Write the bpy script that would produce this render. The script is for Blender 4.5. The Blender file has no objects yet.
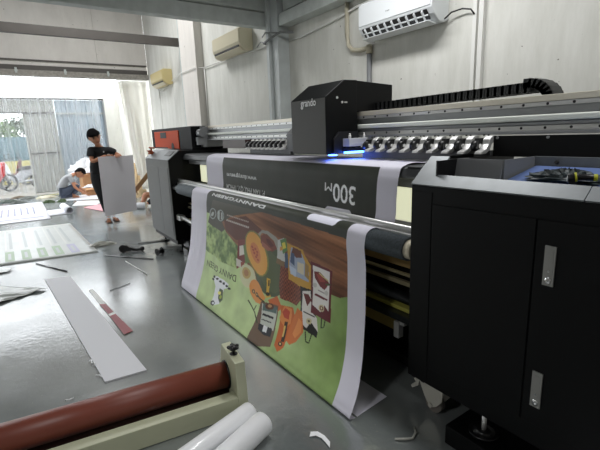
import bpy, bmesh, math, random
import numpy as np
from mathutils import Vector, Matrix
random.seed(7); rng=np.random.default_rng(3)
SC=bpy.context.scene; COL=SC.collection; PI=math.pi
WS=4.5;EXPO=0.0
LAMPS=[("ceiling_lamp",(2.0,-.5,3.1),.3,1.3,30),("ceiling_lamp",(2.0,2.2,3.1),.3,1.3,34),("high_lamp",(1.0,7.6,4.9),1.5,1.2,130),("ceiling_lamp",(-2.5,1.0,3.1),1.2,.3,48)]
ART=[["leafy",[[0.405,1.333],[0.553,1.249],[0.787,1.24],[1.156,1.313],[1.273,1.478],[1.099,1.569],[0.814,1.581],[0.484,1.556],[0.348,1.523]]],[[74,72,60],[[0.574,1.027],[1.538,1.016],[1.547,1.062],[1.0,1.179],[0.79,1.307],[0.556,1.288],[0.457,1.264]]],["wood",[[0.787,1.212],[1.003,1.124],[1.538,1.016],[2.063,1.027],[2.577,1.041],[2.571,1.383],[2.484,1.418],[2.337,1.425],[2.204,1.52],[1.946,1.569],[1.562,1.634],[1.273,1.478],[1.12,1.373],[0.874,1.292]]],[[96,50,38],[[0.829,1.187],[1.273,1.086],[1.535,1.16],[1.336,1.278],[1.081,1.327],[0.874,1.273]]],[[120,50,45],[[1.12,1.32],[1.249,1.287],[1.273,1.478],[1.102,1.578],[1.105,1.455]]],[[206,200,188],[[1.141,1.368],[1.249,1.338],[1.252,1.415],[1.144,1.455]]],[[196,190,178],[[1.09,1.485],[1.201,1.495],[1.264,1.548],[1.096,1.553]]],[[92,120,60],[[1.213,1.345],[1.303,1.318],[1.345,1.461],[1.258,1.498]]],[[140,60,40],[[1.165,1.503],[1.237,1.486],[1.243,1.536],[1.171,1.544]]],[[74,84,58],[[1.757,1.634],[1.691,1.651],[1.616,1.646],[1.541,1.623],[1.472,1.579],[1.421,1.52],[1.397,1.45],[1.4,1.377],[1.43,1.31],[1.481,1.26],[1.547,1.227],[1.622,1.217],[1.697,1.229],[1.763,1.259],[1.817,1.305],[1.853,1.363],[1.871,1.428],[1.871,1.493],[1.85,1.553],[1.811,1.601]]],[[84,94,64],[[1.757,1.606],[1.712,1.616],[1.664,1.611],[1.613,1.591],[1.568,1.558],[1.532,1.516],[1.517,1.465],[1.514,1.415],[1.532,1.368],[1.565,1.332],[1.607,1.31],[1.655,1.302],[1.706,1.31],[1.751,1.333],[1.79,1.368],[1.817,1.411],[1.829,1.46],[1.832,1.506],[1.817,1.549],[1.793,1.583]]],[[190,190,150],[[1.373,1.666],[1.333,1.677],[1.288,1.681],[1.243,1.674],[1.204,1.661],[1.174,1.638],[1.159,1.611],[1.156,1.581],[1.171,1.551],[1.198,1.526],[1.24,1.506],[1.282,1.496],[1.33,1.493],[1.373,1.501],[1.406,1.518],[1.43,1.539],[1.445,1.566],[1.445,1.594],[1.433,1.623],[1.409,1.646]]],[[176,150,84],[[1.318,1.608],[1.294,1.614],[1.27,1.616],[1.246,1.614],[1.225,1.608],[1.21,1.596],[1.201,1.583],[1.204,1.566],[1.213,1.551],[1.228,1.538],[1.249,1.528],[1.276,1.521],[1.3,1.52],[1.324,1.523],[1.342,1.53],[1.355,1.541],[1.364,1.554],[1.361,1.569],[1.355,1.584],[1.339,1.598]]],[[160,112,70],[[1.303,1.591],[1.291,1.594],[1.276,1.596],[1.264,1.594],[1.252,1.589],[1.243,1.584],[1.237,1.576],[1.24,1.566],[1.243,1.558],[1.252,1.551],[1.264,1.544],[1.279,1.541],[1.291,1.539],[1.306,1.541],[1.315,1.546],[1.324,1.553],[1.327,1.561],[1.327,1.569],[1.324,1.578],[1.315,1.586]]],[[120,122,60],[[1.577,1.523],[1.526,1.534],[1.463,1.531],[1.4,1.511],[1.336,1.476],[1.288,1.428],[1.258,1.373],[1.246,1.317],[1.255,1.265],[1.288,1.225],[1.336,1.199],[1.397,1.19],[1.46,1.199],[1.52,1.224],[1.574,1.26],[1.616,1.307],[1.643,1.358],[1.652,1.41],[1.643,1.458],[1.619,1.496]]],[[214,152,66],[[1.568,1.515],[1.52,1.525],[1.463,1.52],[1.406,1.5],[1.352,1.466],[1.306,1.421],[1.276,1.37],[1.264,1.318],[1.27,1.272],[1.297,1.234],[1.339,1.21],[1.394,1.202],[1.451,1.212],[1.505,1.235],[1.556,1.27],[1.595,1.315],[1.622,1.362],[1.631,1.41],[1.625,1.455],[1.604,1.49]]],[[200,120,66],[[1.49,1.44],[1.466,1.445],[1.439,1.443],[1.409,1.433],[1.385,1.415],[1.364,1.393],[1.348,1.368],[1.342,1.343],[1.345,1.322],[1.358,1.303],[1.379,1.292],[1.403,1.287],[1.43,1.292],[1.46,1.302],[1.484,1.32],[1.502,1.342],[1.517,1.365],[1.523,1.388],[1.52,1.411],[1.508,1.428]]],[[168,76,52],[[1.388,1.338],[1.373,1.34],[1.361,1.337],[1.355,1.328],[1.361,1.322],[1.376,1.318],[1.388,1.323],[1.394,1.33]]],[[168,76,52],[[1.439,1.343],[1.424,1.347],[1.412,1.343],[1.406,1.335],[1.412,1.328],[1.427,1.325],[1.439,1.328],[1.445,1.337]]],[[168,76,52],[[1.472,1.362],[1.457,1.365],[1.445,1.36],[1.439,1.353],[1.445,1.345],[1.46,1.343],[1.472,1.347],[1.478,1.353]]],[[168,76,52],[[1.424,1.38],[1.409,1.383],[1.394,1.38],[1.391,1.372],[1.397,1.365],[1.412,1.362],[1.424,1.365],[1.427,1.373]]],[[168,76,52],[[1.457,1.405],[1.442,1.408],[1.43,1.405],[1.424,1.398],[1.43,1.39],[1.445,1.387],[1.457,1.392],[1.463,1.398]]],[[168,76,52],[[1.49,1.423],[1.475,1.426],[1.463,1.421],[1.457,1.415],[1.466,1.406],[1.478,1.405],[1.49,1.408],[1.496,1.415]]],[[168,76,52],[[1.406,1.358],[1.391,1.362],[1.379,1.358],[1.373,1.35],[1.379,1.343],[1.394,1.34],[1.406,1.343],[1.412,1.352]]],[[168,76,52],[[1.472,1.385],[1.46,1.388],[1.445,1.385],[1.442,1.377],[1.448,1.37],[1.46,1.367],[1.475,1.37],[1.478,1.378]]],[[150,146,134],[[1.472,1.204],[1.535,1.16],[1.628,1.152],[1.745,1.177],[1.814,1.209],[1.787,1.26],[1.76,1.273],[1.718,1.214],[1.613,1.179],[1.535,1.184],[1.505,1.214]]],[[120,60,46],[[1.52,1.21],[1.568,1.187],[1.628,1.192],[1.718,1.22],[1.76,1.265],[1.688,1.303],[1.598,1.292],[1.52,1.267]]],[[156,92,72],[[1.535,1.249],[1.598,1.26],[1.688,1.288],[1.631,1.308],[1.538,1.288]]],[[92,40,34],[[1.598,1.212],[1.658,1.217],[1.718,1.252],[1.673,1.268],[1.613,1.242]]],[[206,128,56],[[1.553,1.732],[1.526,1.741],[1.49,1.744],[1.454,1.737],[1.418,1.724],[1.388,1.706],[1.367,1.682],[1.358,1.656],[1.364,1.631],[1.379,1.609],[1.406,1.593],[1.439,1.583],[1.475,1.583],[1.511,1.589],[1.544,1.604],[1.571,1.623],[1.586,1.648],[1.592,1.672],[1.589,1.696],[1.577,1.716]]],[[208,134,60],[[1.382,1.626],[1.457,1.583],[1.559,1.619],[1.631,1.676],[1.583,1.736],[1.493,1.747],[1.415,1.706]]],[[50,46,34],[[1.451,1.694],[1.439,1.697],[1.424,1.696],[1.412,1.691],[1.406,1.684],[1.409,1.674],[1.418,1.667],[1.43,1.664],[1.445,1.664],[1.457,1.671],[1.463,1.677],[1.46,1.687]]],[[196,160,90],[[1.442,1.687],[1.436,1.689],[1.427,1.687],[1.421,1.684],[1.421,1.679],[1.427,1.674],[1.433,1.672],[1.442,1.674],[1.448,1.677],[1.448,1.682]]],[[50,46,34],[[1.517,1.699],[1.505,1.702],[1.49,1.702],[1.478,1.697],[1.472,1.689],[1.475,1.679],[1.484,1.672],[1.499,1.669],[1.511,1.671],[1.523,1.676],[1.526,1.684],[1.526,1.692]]],[[196,160,90],[[1.508,1.692],[1.502,1.694],[1.493,1.692],[1.487,1.689],[1.487,1.684],[1.493,1.679],[1.499,1.677],[1.508,1.679],[1.514,1.682],[1.514,1.687]]],[[200,160,60],[[1.631,1.518],[1.676,1.518],[1.664,1.621],[1.697,1.649],[1.631,1.676],[1.634,1.614]]],[[50,50,36],[[1.667,1.651],[1.655,1.654],[1.64,1.654],[1.631,1.649],[1.628,1.643],[1.631,1.634],[1.64,1.628],[1.652,1.624],[1.664,1.624],[1.676,1.628],[1.679,1.636],[1.676,1.644]]],[[60,50,36],[[1.652,1.531],[1.652,1.578],[1.667,1.574],[1.667,1.528]]],["basket",[[1.817,1.358],[2.084,1.378],[2.081,1.558],[2.027,1.616],[1.82,1.621],[1.796,1.531]]],[[190,96,48],[[1.661,1.682],[1.781,1.618],[1.856,1.682],[1.811,1.726],[1.697,1.717]]],[[62,82,108],[[1.856,1.282],[1.922,1.254],[1.949,1.363],[1.871,1.383]]],[[122,96,66],[[1.763,1.333],[1.871,1.33],[1.859,1.378],[1.748,1.375]]],[[182,184,180],[[1.772,1.195],[1.856,1.164],[1.871,1.338],[1.763,1.333]]],[[86,126,70],[[1.802,1.189],[1.883,1.159],[1.907,1.242],[1.844,1.285]]],[[210,196,60],[[1.829,1.207],[1.868,1.192],[1.883,1.232],[1.841,1.249]]],[[196,140,60],[[1.802,1.242],[1.829,1.229],[1.844,1.255],[1.802,1.272]]],[[190,144,54],[[1.895,1.194],[2.093,1.202],[2.105,1.227],[2.186,1.29],[2.189,1.461],[2.063,1.471],[1.913,1.455],[1.91,1.328]]],[[148,160,182],[[1.922,1.327],[1.946,1.212],[2.069,1.222],[2.165,1.337],[2.165,1.406],[1.988,1.411],[1.925,1.385]]],[[104,58,40],[[1.973,1.207],[2.069,1.215],[2.081,1.26],[2.009,1.277],[1.946,1.255]]],[[176,190,210],[[1.922,1.348],[2.012,1.362],[2.0,1.416],[1.937,1.41]]],[[196,186,160],[[2.024,1.302],[2.105,1.297],[2.108,1.373],[2.024,1.373]]],[[150,120,70],[[2.117,1.28],[2.162,1.297],[2.165,1.392],[2.12,1.377]]],[[66,84,116],[[1.946,1.249],[1.985,1.254],[1.985,1.34],[1.934,1.323]]],[[26,26,24],[[2.063,1.463],[2.201,1.451],[2.286,1.692],[2.283,1.737],[2.09,1.726],[2.084,1.591]]],[[206,202,196],[[2.099,1.488],[2.189,1.461],[2.21,1.599],[2.268,1.621],[2.289,1.704],[2.207,1.667],[2.171,1.719],[2.108,1.701]]],[[98,40,38],[[2.111,1.5],[2.168,1.49],[2.204,1.52],[2.162,1.574],[2.138,1.539]]],[[30,28,28],[[2.12,1.626],[2.243,1.626],[2.249,1.616],[2.126,1.616]]],[[190,180,140],[[2.204,1.681],[2.189,1.686],[2.174,1.686],[2.165,1.681],[2.162,1.671],[2.165,1.659],[2.177,1.651],[2.189,1.646],[2.204,1.646],[2.216,1.651],[2.219,1.661],[2.213,1.672]]],[[60,50,40],[[2.195,1.672],[2.189,1.674],[2.183,1.672],[2.18,1.669],[2.18,1.664],[2.183,1.661],[2.192,1.658],[2.198,1.659],[2.201,1.663],[2.201,1.667]]],[[26,26,22],[[2.111,1.706],[2.18,1.722],[2.219,1.669],[2.277,1.702],[2.283,1.744],[2.093,1.732]]],[[98,34,40],[[2.186,1.257],[2.412,1.267],[2.406,1.325],[2.409,1.604],[2.201,1.603],[2.204,1.52]]],[[212,208,204],[[2.207,1.278],[2.385,1.28],[2.385,1.536],[2.343,1.51],[2.304,1.569],[2.216,1.549]]],[[110,38,38],[[2.219,1.317],[2.283,1.307],[2.367,1.337],[2.385,1.357],[2.337,1.411],[2.286,1.4],[2.231,1.36]]],[[150,60,50],[[2.24,1.323],[2.304,1.327],[2.346,1.355],[2.286,1.372]]],[[190,170,110],[[2.268,1.32],[2.373,1.345],[2.379,1.337],[2.277,1.312]]],[[70,90,50],[[2.346,1.373],[2.394,1.367],[2.397,1.355],[2.349,1.363]]],[[184,180,176],[[2.24,1.421],[2.228,1.425],[2.216,1.421],[2.21,1.413],[2.213,1.403],[2.222,1.395],[2.237,1.392],[2.249,1.393],[2.256,1.401],[2.253,1.411]]],[[184,180,176],[[2.367,1.438],[2.355,1.441],[2.343,1.438],[2.337,1.43],[2.34,1.42],[2.349,1.411],[2.361,1.408],[2.373,1.411],[2.379,1.418],[2.376,1.43]]],[[100,30,36],[[2.231,1.476],[2.367,1.475],[2.373,1.461],[2.237,1.463]]],[[150,140,140],[[2.265,1.436],[2.337,1.435],[2.34,1.426],[2.268,1.428]]],[[190,176,140],[[2.328,1.558],[2.31,1.563],[2.295,1.563],[2.283,1.556],[2.28,1.544],[2.286,1.533],[2.298,1.521],[2.316,1.516],[2.331,1.516],[2.34,1.525],[2.343,1.534],[2.34,1.546]]],[[100,40,40],[[2.322,1.551],[2.313,1.554],[2.301,1.554],[2.295,1.549],[2.292,1.543],[2.295,1.534],[2.304,1.528],[2.313,1.525],[2.325,1.525],[2.331,1.53],[2.334,1.536],[2.331,1.544]]],[[210,196,160],[[2.316,1.546],[2.31,1.548],[2.307,1.546],[2.304,1.543],[2.304,1.538],[2.307,1.534],[2.316,1.531],[2.319,1.533],[2.322,1.536],[2.322,1.541]]],[[36,44,28],[[2.313,1.606],[2.316,1.669],[2.325,1.666],[2.325,1.601]]],[[36,44,28],[[2.322,1.669],[2.352,1.653],[2.346,1.649],[2.319,1.664]]],[[36,44,28],[[2.355,1.649],[2.364,1.596],[2.355,1.598],[2.343,1.653]]],[[36,44,28],[[2.156,1.744],[2.174,1.802],[2.183,1.799],[2.168,1.739]]],[[36,44,28],[[2.177,1.804],[2.21,1.804],[2.213,1.797],[2.18,1.797]]],[[36,44,28],[[2.216,1.8],[2.234,1.737],[2.222,1.739],[2.207,1.802]]],[[186,92,40],[[1.841,1.666],[1.982,1.644],[2.012,1.691],[1.976,1.799],[1.958,1.925],[1.907,1.972],[1.85,1.945],[1.85,1.805]]],[[206,126,62],[[1.88,1.661],[1.97,1.656],[1.976,1.757],[1.916,1.805],[1.835,1.762]]],[[178,70,50],[[1.895,1.671],[1.949,1.682],[1.946,1.739],[1.895,1.742],[1.862,1.711]]],[[196,104,44],[[2.039,1.626],[2.111,1.631],[2.144,1.754],[2.078,1.842],[2.012,1.885],[1.955,1.872],[1.961,1.791]]],[[214,130,60],[[2.072,1.684],[2.12,1.696],[2.12,1.762],[2.057,1.824],[2.018,1.81]]],[[58,44,34],[[1.907,1.764],[1.91,1.9],[1.946,1.892],[1.943,1.757]]],[[200,170,90],[[1.907,1.794],[1.91,1.867],[1.928,1.864],[1.925,1.789]]],[[50,46,34],[[1.928,1.925],[1.916,1.929],[1.904,1.93],[1.895,1.927],[1.889,1.92],[1.889,1.912],[1.898,1.905],[1.907,1.902],[1.922,1.9],[1.931,1.904],[1.937,1.91],[1.934,1.919]]],[[206,180,110],[[1.919,1.92],[1.913,1.922],[1.907,1.922],[1.901,1.919],[1.901,1.915],[1.904,1.91],[1.91,1.909],[1.919,1.909],[1.922,1.912],[1.922,1.915]]],[[104,82,64],[[1.577,1.714],[1.805,1.684],[1.811,1.769],[1.814,1.973],[1.469,2.081],[1.538,1.887]]],[[176,180,170],[[1.595,1.724],[1.796,1.709],[1.793,1.867],[1.616,1.884]]],[[80,100,96],[[1.61,1.721],[1.793,1.702],[1.79,1.747],[1.61,1.774]]],[[92,56,40],[[1.745,1.716],[1.733,1.731],[1.709,1.742],[1.682,1.749],[1.655,1.749],[1.64,1.741],[1.637,1.729],[1.649,1.714],[1.673,1.702],[1.703,1.696],[1.727,1.696],[1.742,1.704]]],[[176,130,84],[[1.718,1.716],[1.709,1.724],[1.694,1.731],[1.676,1.732],[1.667,1.729],[1.664,1.722],[1.673,1.714],[1.688,1.707],[1.703,1.706],[1.715,1.709]]],[[30,30,32],[[1.616,1.809],[1.757,1.797],[1.763,1.781],[1.622,1.792]]],[[60,60,60],[[1.619,1.842],[1.745,1.83],[1.748,1.822],[1.622,1.834]]],[[40,42,46],[[1.595,1.875],[1.775,1.859],[1.778,1.915],[1.688,1.932],[1.604,1.917]]],[[206,208,210],[[1.661,1.869],[1.715,1.865],[1.715,1.909],[1.661,1.912]]],[[58,70,40],[[1.361,1.772],[1.499,1.825],[1.511,1.817],[1.376,1.762]]],[[58,70,40],[[1.493,1.812],[1.52,1.764],[1.508,1.764],[1.478,1.812]]],[[58,70,40],[[1.499,1.824],[1.568,1.885],[1.583,1.879],[1.514,1.817]]],[[60,60,36],[[1.502,1.694],[1.616,1.714],[1.628,1.704],[1.514,1.682]]],[[214,218,222],[[0.7,1.757],[0.772,1.721],[0.901,1.724],[1.006,1.732],[1.0,1.769],[0.934,1.796],[0.928,1.86],[0.913,1.935],[0.829,1.97],[0.76,1.963],[0.781,1.902],[0.772,1.812]]],[[36,40,44],[[0.724,1.767],[0.715,1.774],[0.694,1.779],[0.676,1.779],[0.664,1.776],[0.661,1.769],[0.673,1.761],[0.691,1.757],[0.709,1.757],[0.724,1.761]]],[[36,40,44],[[0.745,1.739],[0.733,1.746],[0.715,1.751],[0.697,1.751],[0.682,1.747],[0.682,1.739],[0.694,1.732],[0.712,1.727],[0.73,1.729],[0.742,1.732]]],[[36,40,44],[[0.811,1.741],[0.799,1.747],[0.781,1.752],[0.763,1.752],[0.751,1.749],[0.751,1.741],[0.76,1.734],[0.778,1.731],[0.796,1.731],[0.808,1.734]]],[[36,40,44],[[0.877,1.751],[0.868,1.757],[0.85,1.762],[0.832,1.762],[0.82,1.759],[0.82,1.751],[0.829,1.744],[0.847,1.741],[0.865,1.741],[0.877,1.744]]],[[36,40,44],[[0.94,1.752],[0.931,1.759],[0.913,1.764],[0.895,1.764],[0.886,1.759],[0.883,1.752],[0.895,1.746],[0.91,1.742],[0.928,1.742],[0.94,1.746]]],[[36,40,44],[[1.003,1.757],[0.994,1.764],[0.979,1.769],[0.961,1.769],[0.949,1.766],[0.949,1.759],[0.958,1.752],[0.976,1.747],[0.991,1.747],[1.003,1.751]]],[[36,40,44],[[1.054,1.766],[1.045,1.772],[1.027,1.777],[1.012,1.777],[1.0,1.774],[0.997,1.767],[1.009,1.761],[1.024,1.756],[1.042,1.756],[1.051,1.761]]],[[216,220,224],[[0.775,1.732],[0.766,1.739],[0.748,1.742],[0.736,1.739],[0.733,1.732],[0.745,1.727],[0.76,1.724],[0.775,1.726]]],[[216,220,224],[[0.844,1.739],[0.832,1.746],[0.817,1.747],[0.805,1.744],[0.802,1.739],[0.814,1.732],[0.829,1.731],[0.841,1.732]]],[[216,220,224],[[0.907,1.741],[0.898,1.746],[0.88,1.749],[0.868,1.747],[0.868,1.741],[0.877,1.734],[0.892,1.732],[0.904,1.734]]],[[216,220,224],[[0.97,1.746],[0.961,1.752],[0.946,1.754],[0.934,1.752],[0.931,1.746],[0.94,1.741],[0.958,1.737],[0.967,1.741]]],[[38,42,44],[[0.754,1.955],[0.793,1.935],[0.838,1.948],[0.814,1.983],[0.757,1.982]]],[[214,218,222],[[0.823,1.953],[0.82,1.962],[0.808,1.968],[0.79,1.972],[0.778,1.967],[0.781,1.958],[0.793,1.952],[0.811,1.948]]],[[70,84,56],[[0.856,1.809],[0.919,1.809],[0.955,1.887],[0.916,1.925],[0.865,1.895],[0.856,1.844]]],[[230,224,120],[[0.895,1.842],[0.895,1.852],[0.886,1.86],[0.868,1.865],[0.853,1.864],[0.841,1.857],[0.841,1.847],[0.853,1.839],[0.871,1.834],[0.886,1.835]]],[[150,170,60],[[0.928,1.87],[0.925,1.882],[0.916,1.889],[0.901,1.892],[0.889,1.889],[0.883,1.88],[0.886,1.869],[0.895,1.86],[0.91,1.857],[0.922,1.862]]],[[150,158,156],[[0.652,1.15],[0.649,1.167],[0.637,1.184],[0.619,1.199],[0.598,1.21],[0.574,1.217],[0.55,1.217],[0.526,1.214],[0.508,1.204],[0.496,1.189],[0.49,1.172],[0.496,1.154],[0.508,1.137],[0.526,1.122],[0.55,1.112],[0.577,1.106],[0.601,1.106],[0.622,1.111],[0.64,1.121],[0.649,1.134]]],[[74,72,62],[[0.634,1.152],[0.628,1.167],[0.622,1.18],[0.607,1.194],[0.592,1.202],[0.574,1.207],[0.556,1.207],[0.538,1.204],[0.523,1.195],[0.514,1.184],[0.511,1.17],[0.514,1.155],[0.523,1.14],[0.538,1.129],[0.556,1.121],[0.574,1.116],[0.595,1.116],[0.61,1.119],[0.622,1.127],[0.631,1.139]]],[[170,176,172],[[0.592,1.167],[0.586,1.175],[0.577,1.182],[0.565,1.187],[0.556,1.19],[0.547,1.192],[0.538,1.19],[0.532,1.187],[0.532,1.182],[0.532,1.175],[0.538,1.167],[0.544,1.159],[0.556,1.152],[0.565,1.147],[0.577,1.144],[0.586,1.142],[0.592,1.144],[0.598,1.147],[0.598,1.152],[0.598,1.159]]],[[150,158,156],[[0.832,1.14],[0.832,1.159],[0.823,1.175],[0.808,1.19],[0.787,1.202],[0.766,1.209],[0.739,1.21],[0.715,1.207],[0.694,1.199],[0.679,1.185],[0.67,1.17],[0.67,1.152],[0.679,1.135],[0.697,1.121],[0.721,1.109],[0.748,1.101],[0.772,1.099],[0.796,1.104],[0.814,1.112],[0.826,1.126]]],[[76,72,62],[[0.817,1.144],[0.814,1.159],[0.808,1.172],[0.796,1.184],[0.781,1.194],[0.763,1.2],[0.742,1.202],[0.724,1.199],[0.706,1.19],[0.694,1.18],[0.688,1.167],[0.688,1.152],[0.697,1.139],[0.709,1.126],[0.727,1.116],[0.748,1.111],[0.769,1.109],[0.787,1.112],[0.799,1.121],[0.811,1.131]]],[[180,186,182],[[0.7,1.119],[0.733,1.116],[0.73,1.202],[0.697,1.197]]],[[170,176,172],[[0.766,1.121],[0.799,1.126],[0.796,1.192],[0.763,1.187]]],[[176,158,146],[[0.892,1.137],[0.916,1.137],[0.928,1.124],[0.901,1.124]]],[[186,176,166],[[0.877,1.187],[0.904,1.187],[0.919,1.17],[0.889,1.17]]],[[176,158,146],[[0.928,1.137],[0.952,1.137],[0.964,1.124],[0.937,1.124]]],[[186,176,166],[[0.916,1.187],[0.943,1.187],[0.955,1.17],[0.928,1.17]]],[[176,158,146],[[0.961,1.137],[0.988,1.137],[1.0,1.124],[0.973,1.124]]],[[186,176,166],[[0.952,1.187],[0.979,1.187],[0.991,1.17],[0.964,1.17]]],[[176,158,146],[[0.997,1.137],[1.021,1.137],[1.033,1.124],[1.009,1.124]]],[[186,176,166],[[0.988,1.187],[1.012,1.187],[1.027,1.17],[1.0,1.17]]],[[176,158,146],[[1.033,1.135],[1.054,1.137],[1.066,1.124],[1.042,1.124]]],[[186,176,166],[[1.021,1.187],[1.048,1.187],[1.06,1.17],[1.033,1.17]]],[[176,158,146],[[1.066,1.135],[1.09,1.137],[1.099,1.124],[1.075,1.124]]],[[186,176,166],[[1.057,1.187],[1.084,1.187],[1.096,1.17],[1.069,1.17]]],[[176,158,146],[[1.099,1.135],[1.123,1.137],[1.132,1.124],[1.108,1.124]]],[[186,176,166],[[1.093,1.185],[1.117,1.187],[1.129,1.17],[1.102,1.17]]],[[176,158,146],[[1.132,1.135],[1.153,1.137],[1.165,1.124],[1.141,1.124]]],[[186,176,166],[[1.126,1.185],[1.15,1.187],[1.162,1.17],[1.138,1.17]]],[[176,158,146],[[1.165,1.135],[1.186,1.137],[1.198,1.124],[1.174,1.124]]],[[186,176,166],[[1.159,1.185],[1.183,1.187],[1.195,1.17],[1.171,1.17]]],[[176,158,146],[[1.195,1.135],[1.219,1.137],[1.228,1.124],[1.207,1.124]]],[[186,176,166],[[1.192,1.185],[1.216,1.185],[1.228,1.17],[1.204,1.17]]],[[176,158,146],[[1.228,1.135],[1.249,1.137],[1.258,1.126],[1.237,1.124]]],[[186,176,166],[[1.225,1.185],[1.249,1.185],[1.258,1.17],[1.234,1.17]]],[[176,158,146],[[1.258,1.135],[1.279,1.137],[1.288,1.126],[1.267,1.124]]],[[186,176,166],[[1.255,1.185],[1.279,1.185],[1.291,1.17],[1.267,1.17]]],[[176,158,146],[[1.288,1.135],[1.309,1.137],[1.318,1.126],[1.3,1.124]]],[[186,176,166],[[1.288,1.185],[1.309,1.185],[1.321,1.17],[1.297,1.17]]]]
# ------------------------------------------------------------ materials
def srgb(c):
    return tuple(((v/255)/12.92 if v/255<=.04045 else ((v/255+.055)/1.055)**2.4) for v in c)
MATS={}
def mat(name,col,rough=.5,metal=0,spec=.5,var=0,scale=6,bump=0,bscale=40,stretch=None,emit=None,es=0,alpha=1,trans=0,rvar=0,coat=0,sss=0):
    if name in MATS: return MATS[name]
    m=bpy.data.materials.new(name);m.use_nodes=True;nt=m.node_tree;b=nt.nodes['Principled BSDF']
    c=srgb(col)+(1,)
    b.inputs['Base Color'].default_value=c;b.inputs['Roughness'].default_value=rough;b.inputs['Metallic'].default_value=metal
    b.inputs['Specular IOR Level'].default_value=spec;b.inputs['Alpha'].default_value=alpha;b.inputs['Transmission Weight'].default_value=trans
    b.inputs['Coat Weight'].default_value=coat
    if sss: b.inputs['Subsurface Weight'].default_value=sss
    if emit: b.inputs['Emission Color'].default_value=srgb(emit)+(1,);b.inputs['Emission Strength'].default_value=es
    tc=nt.nodes.new('ShaderNodeTexCoord');mp=nt.nodes.new('ShaderNodeMapping');nt.links.new(tc.outputs['Object'],mp.inputs['Vector'])
    if stretch: mp.inputs['Scale'].default_value=stretch
    if var:
        n=nt.nodes.new('ShaderNodeTexNoise');n.inputs['Scale'].default_value=scale;n.inputs['Detail'].default_value=6
        nt.links.new(mp.outputs[0],n.inputs['Vector'])
        r=nt.nodes.new('ShaderNodeMapRange');r.inputs[1].default_value=.3;r.inputs[2].default_value=.7;r.inputs[3].default_value=1-var;r.inputs[4].default_value=1+var
        nt.links.new(n.outputs['Fac'],r.inputs[0])
        mx=nt.nodes.new('ShaderNodeVectorMath');mx.operation='SCALE';mx.inputs[0].default_value=c[:3]
        nt.links.new(r.outputs[0],mx.inputs['Scale']);nt.links.new(mx.outputs[0],b.inputs['Base Color'])
        if rvar:
            r2=nt.nodes.new('ShaderNodeMapRange');r2.inputs[1].default_value=.3;r2.inputs[2].default_value=.7;r2.inputs[3].default_value=max(.02,rough-rvar);r2.inputs[4].default_value=rough+rvar
            nt.links.new(n.outputs['Fac'],r2.inputs[0]);nt.links.new(r2.outputs[0],b.inputs['Roughness'])
    if bump:
        n2=nt.nodes.new('ShaderNodeTexNoise');n2.inputs['Scale'].default_value=bscale;n2.inputs['Detail'].default_value=5
        nt.links.new(mp.outputs[0],n2.inputs['Vector']);bp=nt.nodes.new('ShaderNodeBump');bp.inputs['Strength'].default_value=bump;bp.inputs['Distance'].default_value=.01
        nt.links.new(n2.outputs['Fac'],bp.inputs['Height']);nt.links.new(bp.outputs[0],b.inputs['Normal'])
    MATS[name]=m;return m
M=mat
black=M('black_powder_coat',(5,6,7),.5,spec=.2,var=.08,scale=30,bump=.05,bscale=300)
blackp=M('black_plastic',(14,14,16),.35)
deep=M('dark_void_metal',(8,8,9),.6)
charcoal=M('charcoal_metal',(74,76,78),.45,var=.06)
greypanel=M('grey_painted_panel',(86,87,86),.5,var=.05,scale=12)
slope=M('brushed_grey_panel',(120,124,126),.4,metal=.35,var=.09,scale=14)
alu=M('brushed_aluminium',(206,206,204),.36,metal=.5,var=.06,scale=8,stretch=(1,.1,1))
aludark=M('dark_aluminium',(150,152,154),.38,metal=.5,var=.06)
chrome=M('chrome',(225,226,226),.16,metal=1)
satin=M('satin_steel',(214,214,212),.3,metal=.55)
cream=M('cream_metal',(206,198,176),.45)
white_pl=M('white_plastic',(226,230,232),.35)
ivory=M('ivory_plastic',(214,206,180),.45)
cond=M('white_conduit',(226,226,222),.5)
steelbeam=M('grey_steel_paint',(190,196,193),.55,var=.1,scale=9)
darkbeam=M('dark_steel_beam',(86,82,78),.6,var=.08)
orange=M('orange_panel',(200,72,26),.6,spec=.2)
tan=M('tan_plate',(196,166,112),.55,var=.12,scale=8)
olive=M('olive_bar',(186,182,90),.5)
skin=M('skin_tan',(176,122,92),.55,sss=.05)
hairm=M('black_hair',(14,12,12),.9,spec=.1,bump=.3,bscale=120)
rubber=M('red_rubber',(122,62,48),.42,var=.06,scale=5,bump=.04,bscale=200)
lamp_cream=M('cream_enamel',(186,188,160),.42,var=.03,bump=.06,bscale=260)
paperw=M('white_paper',(225,226,232),.5)
vinylw=M('glossy_white_film',(245,246,248),.35,coat=.3)
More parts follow.
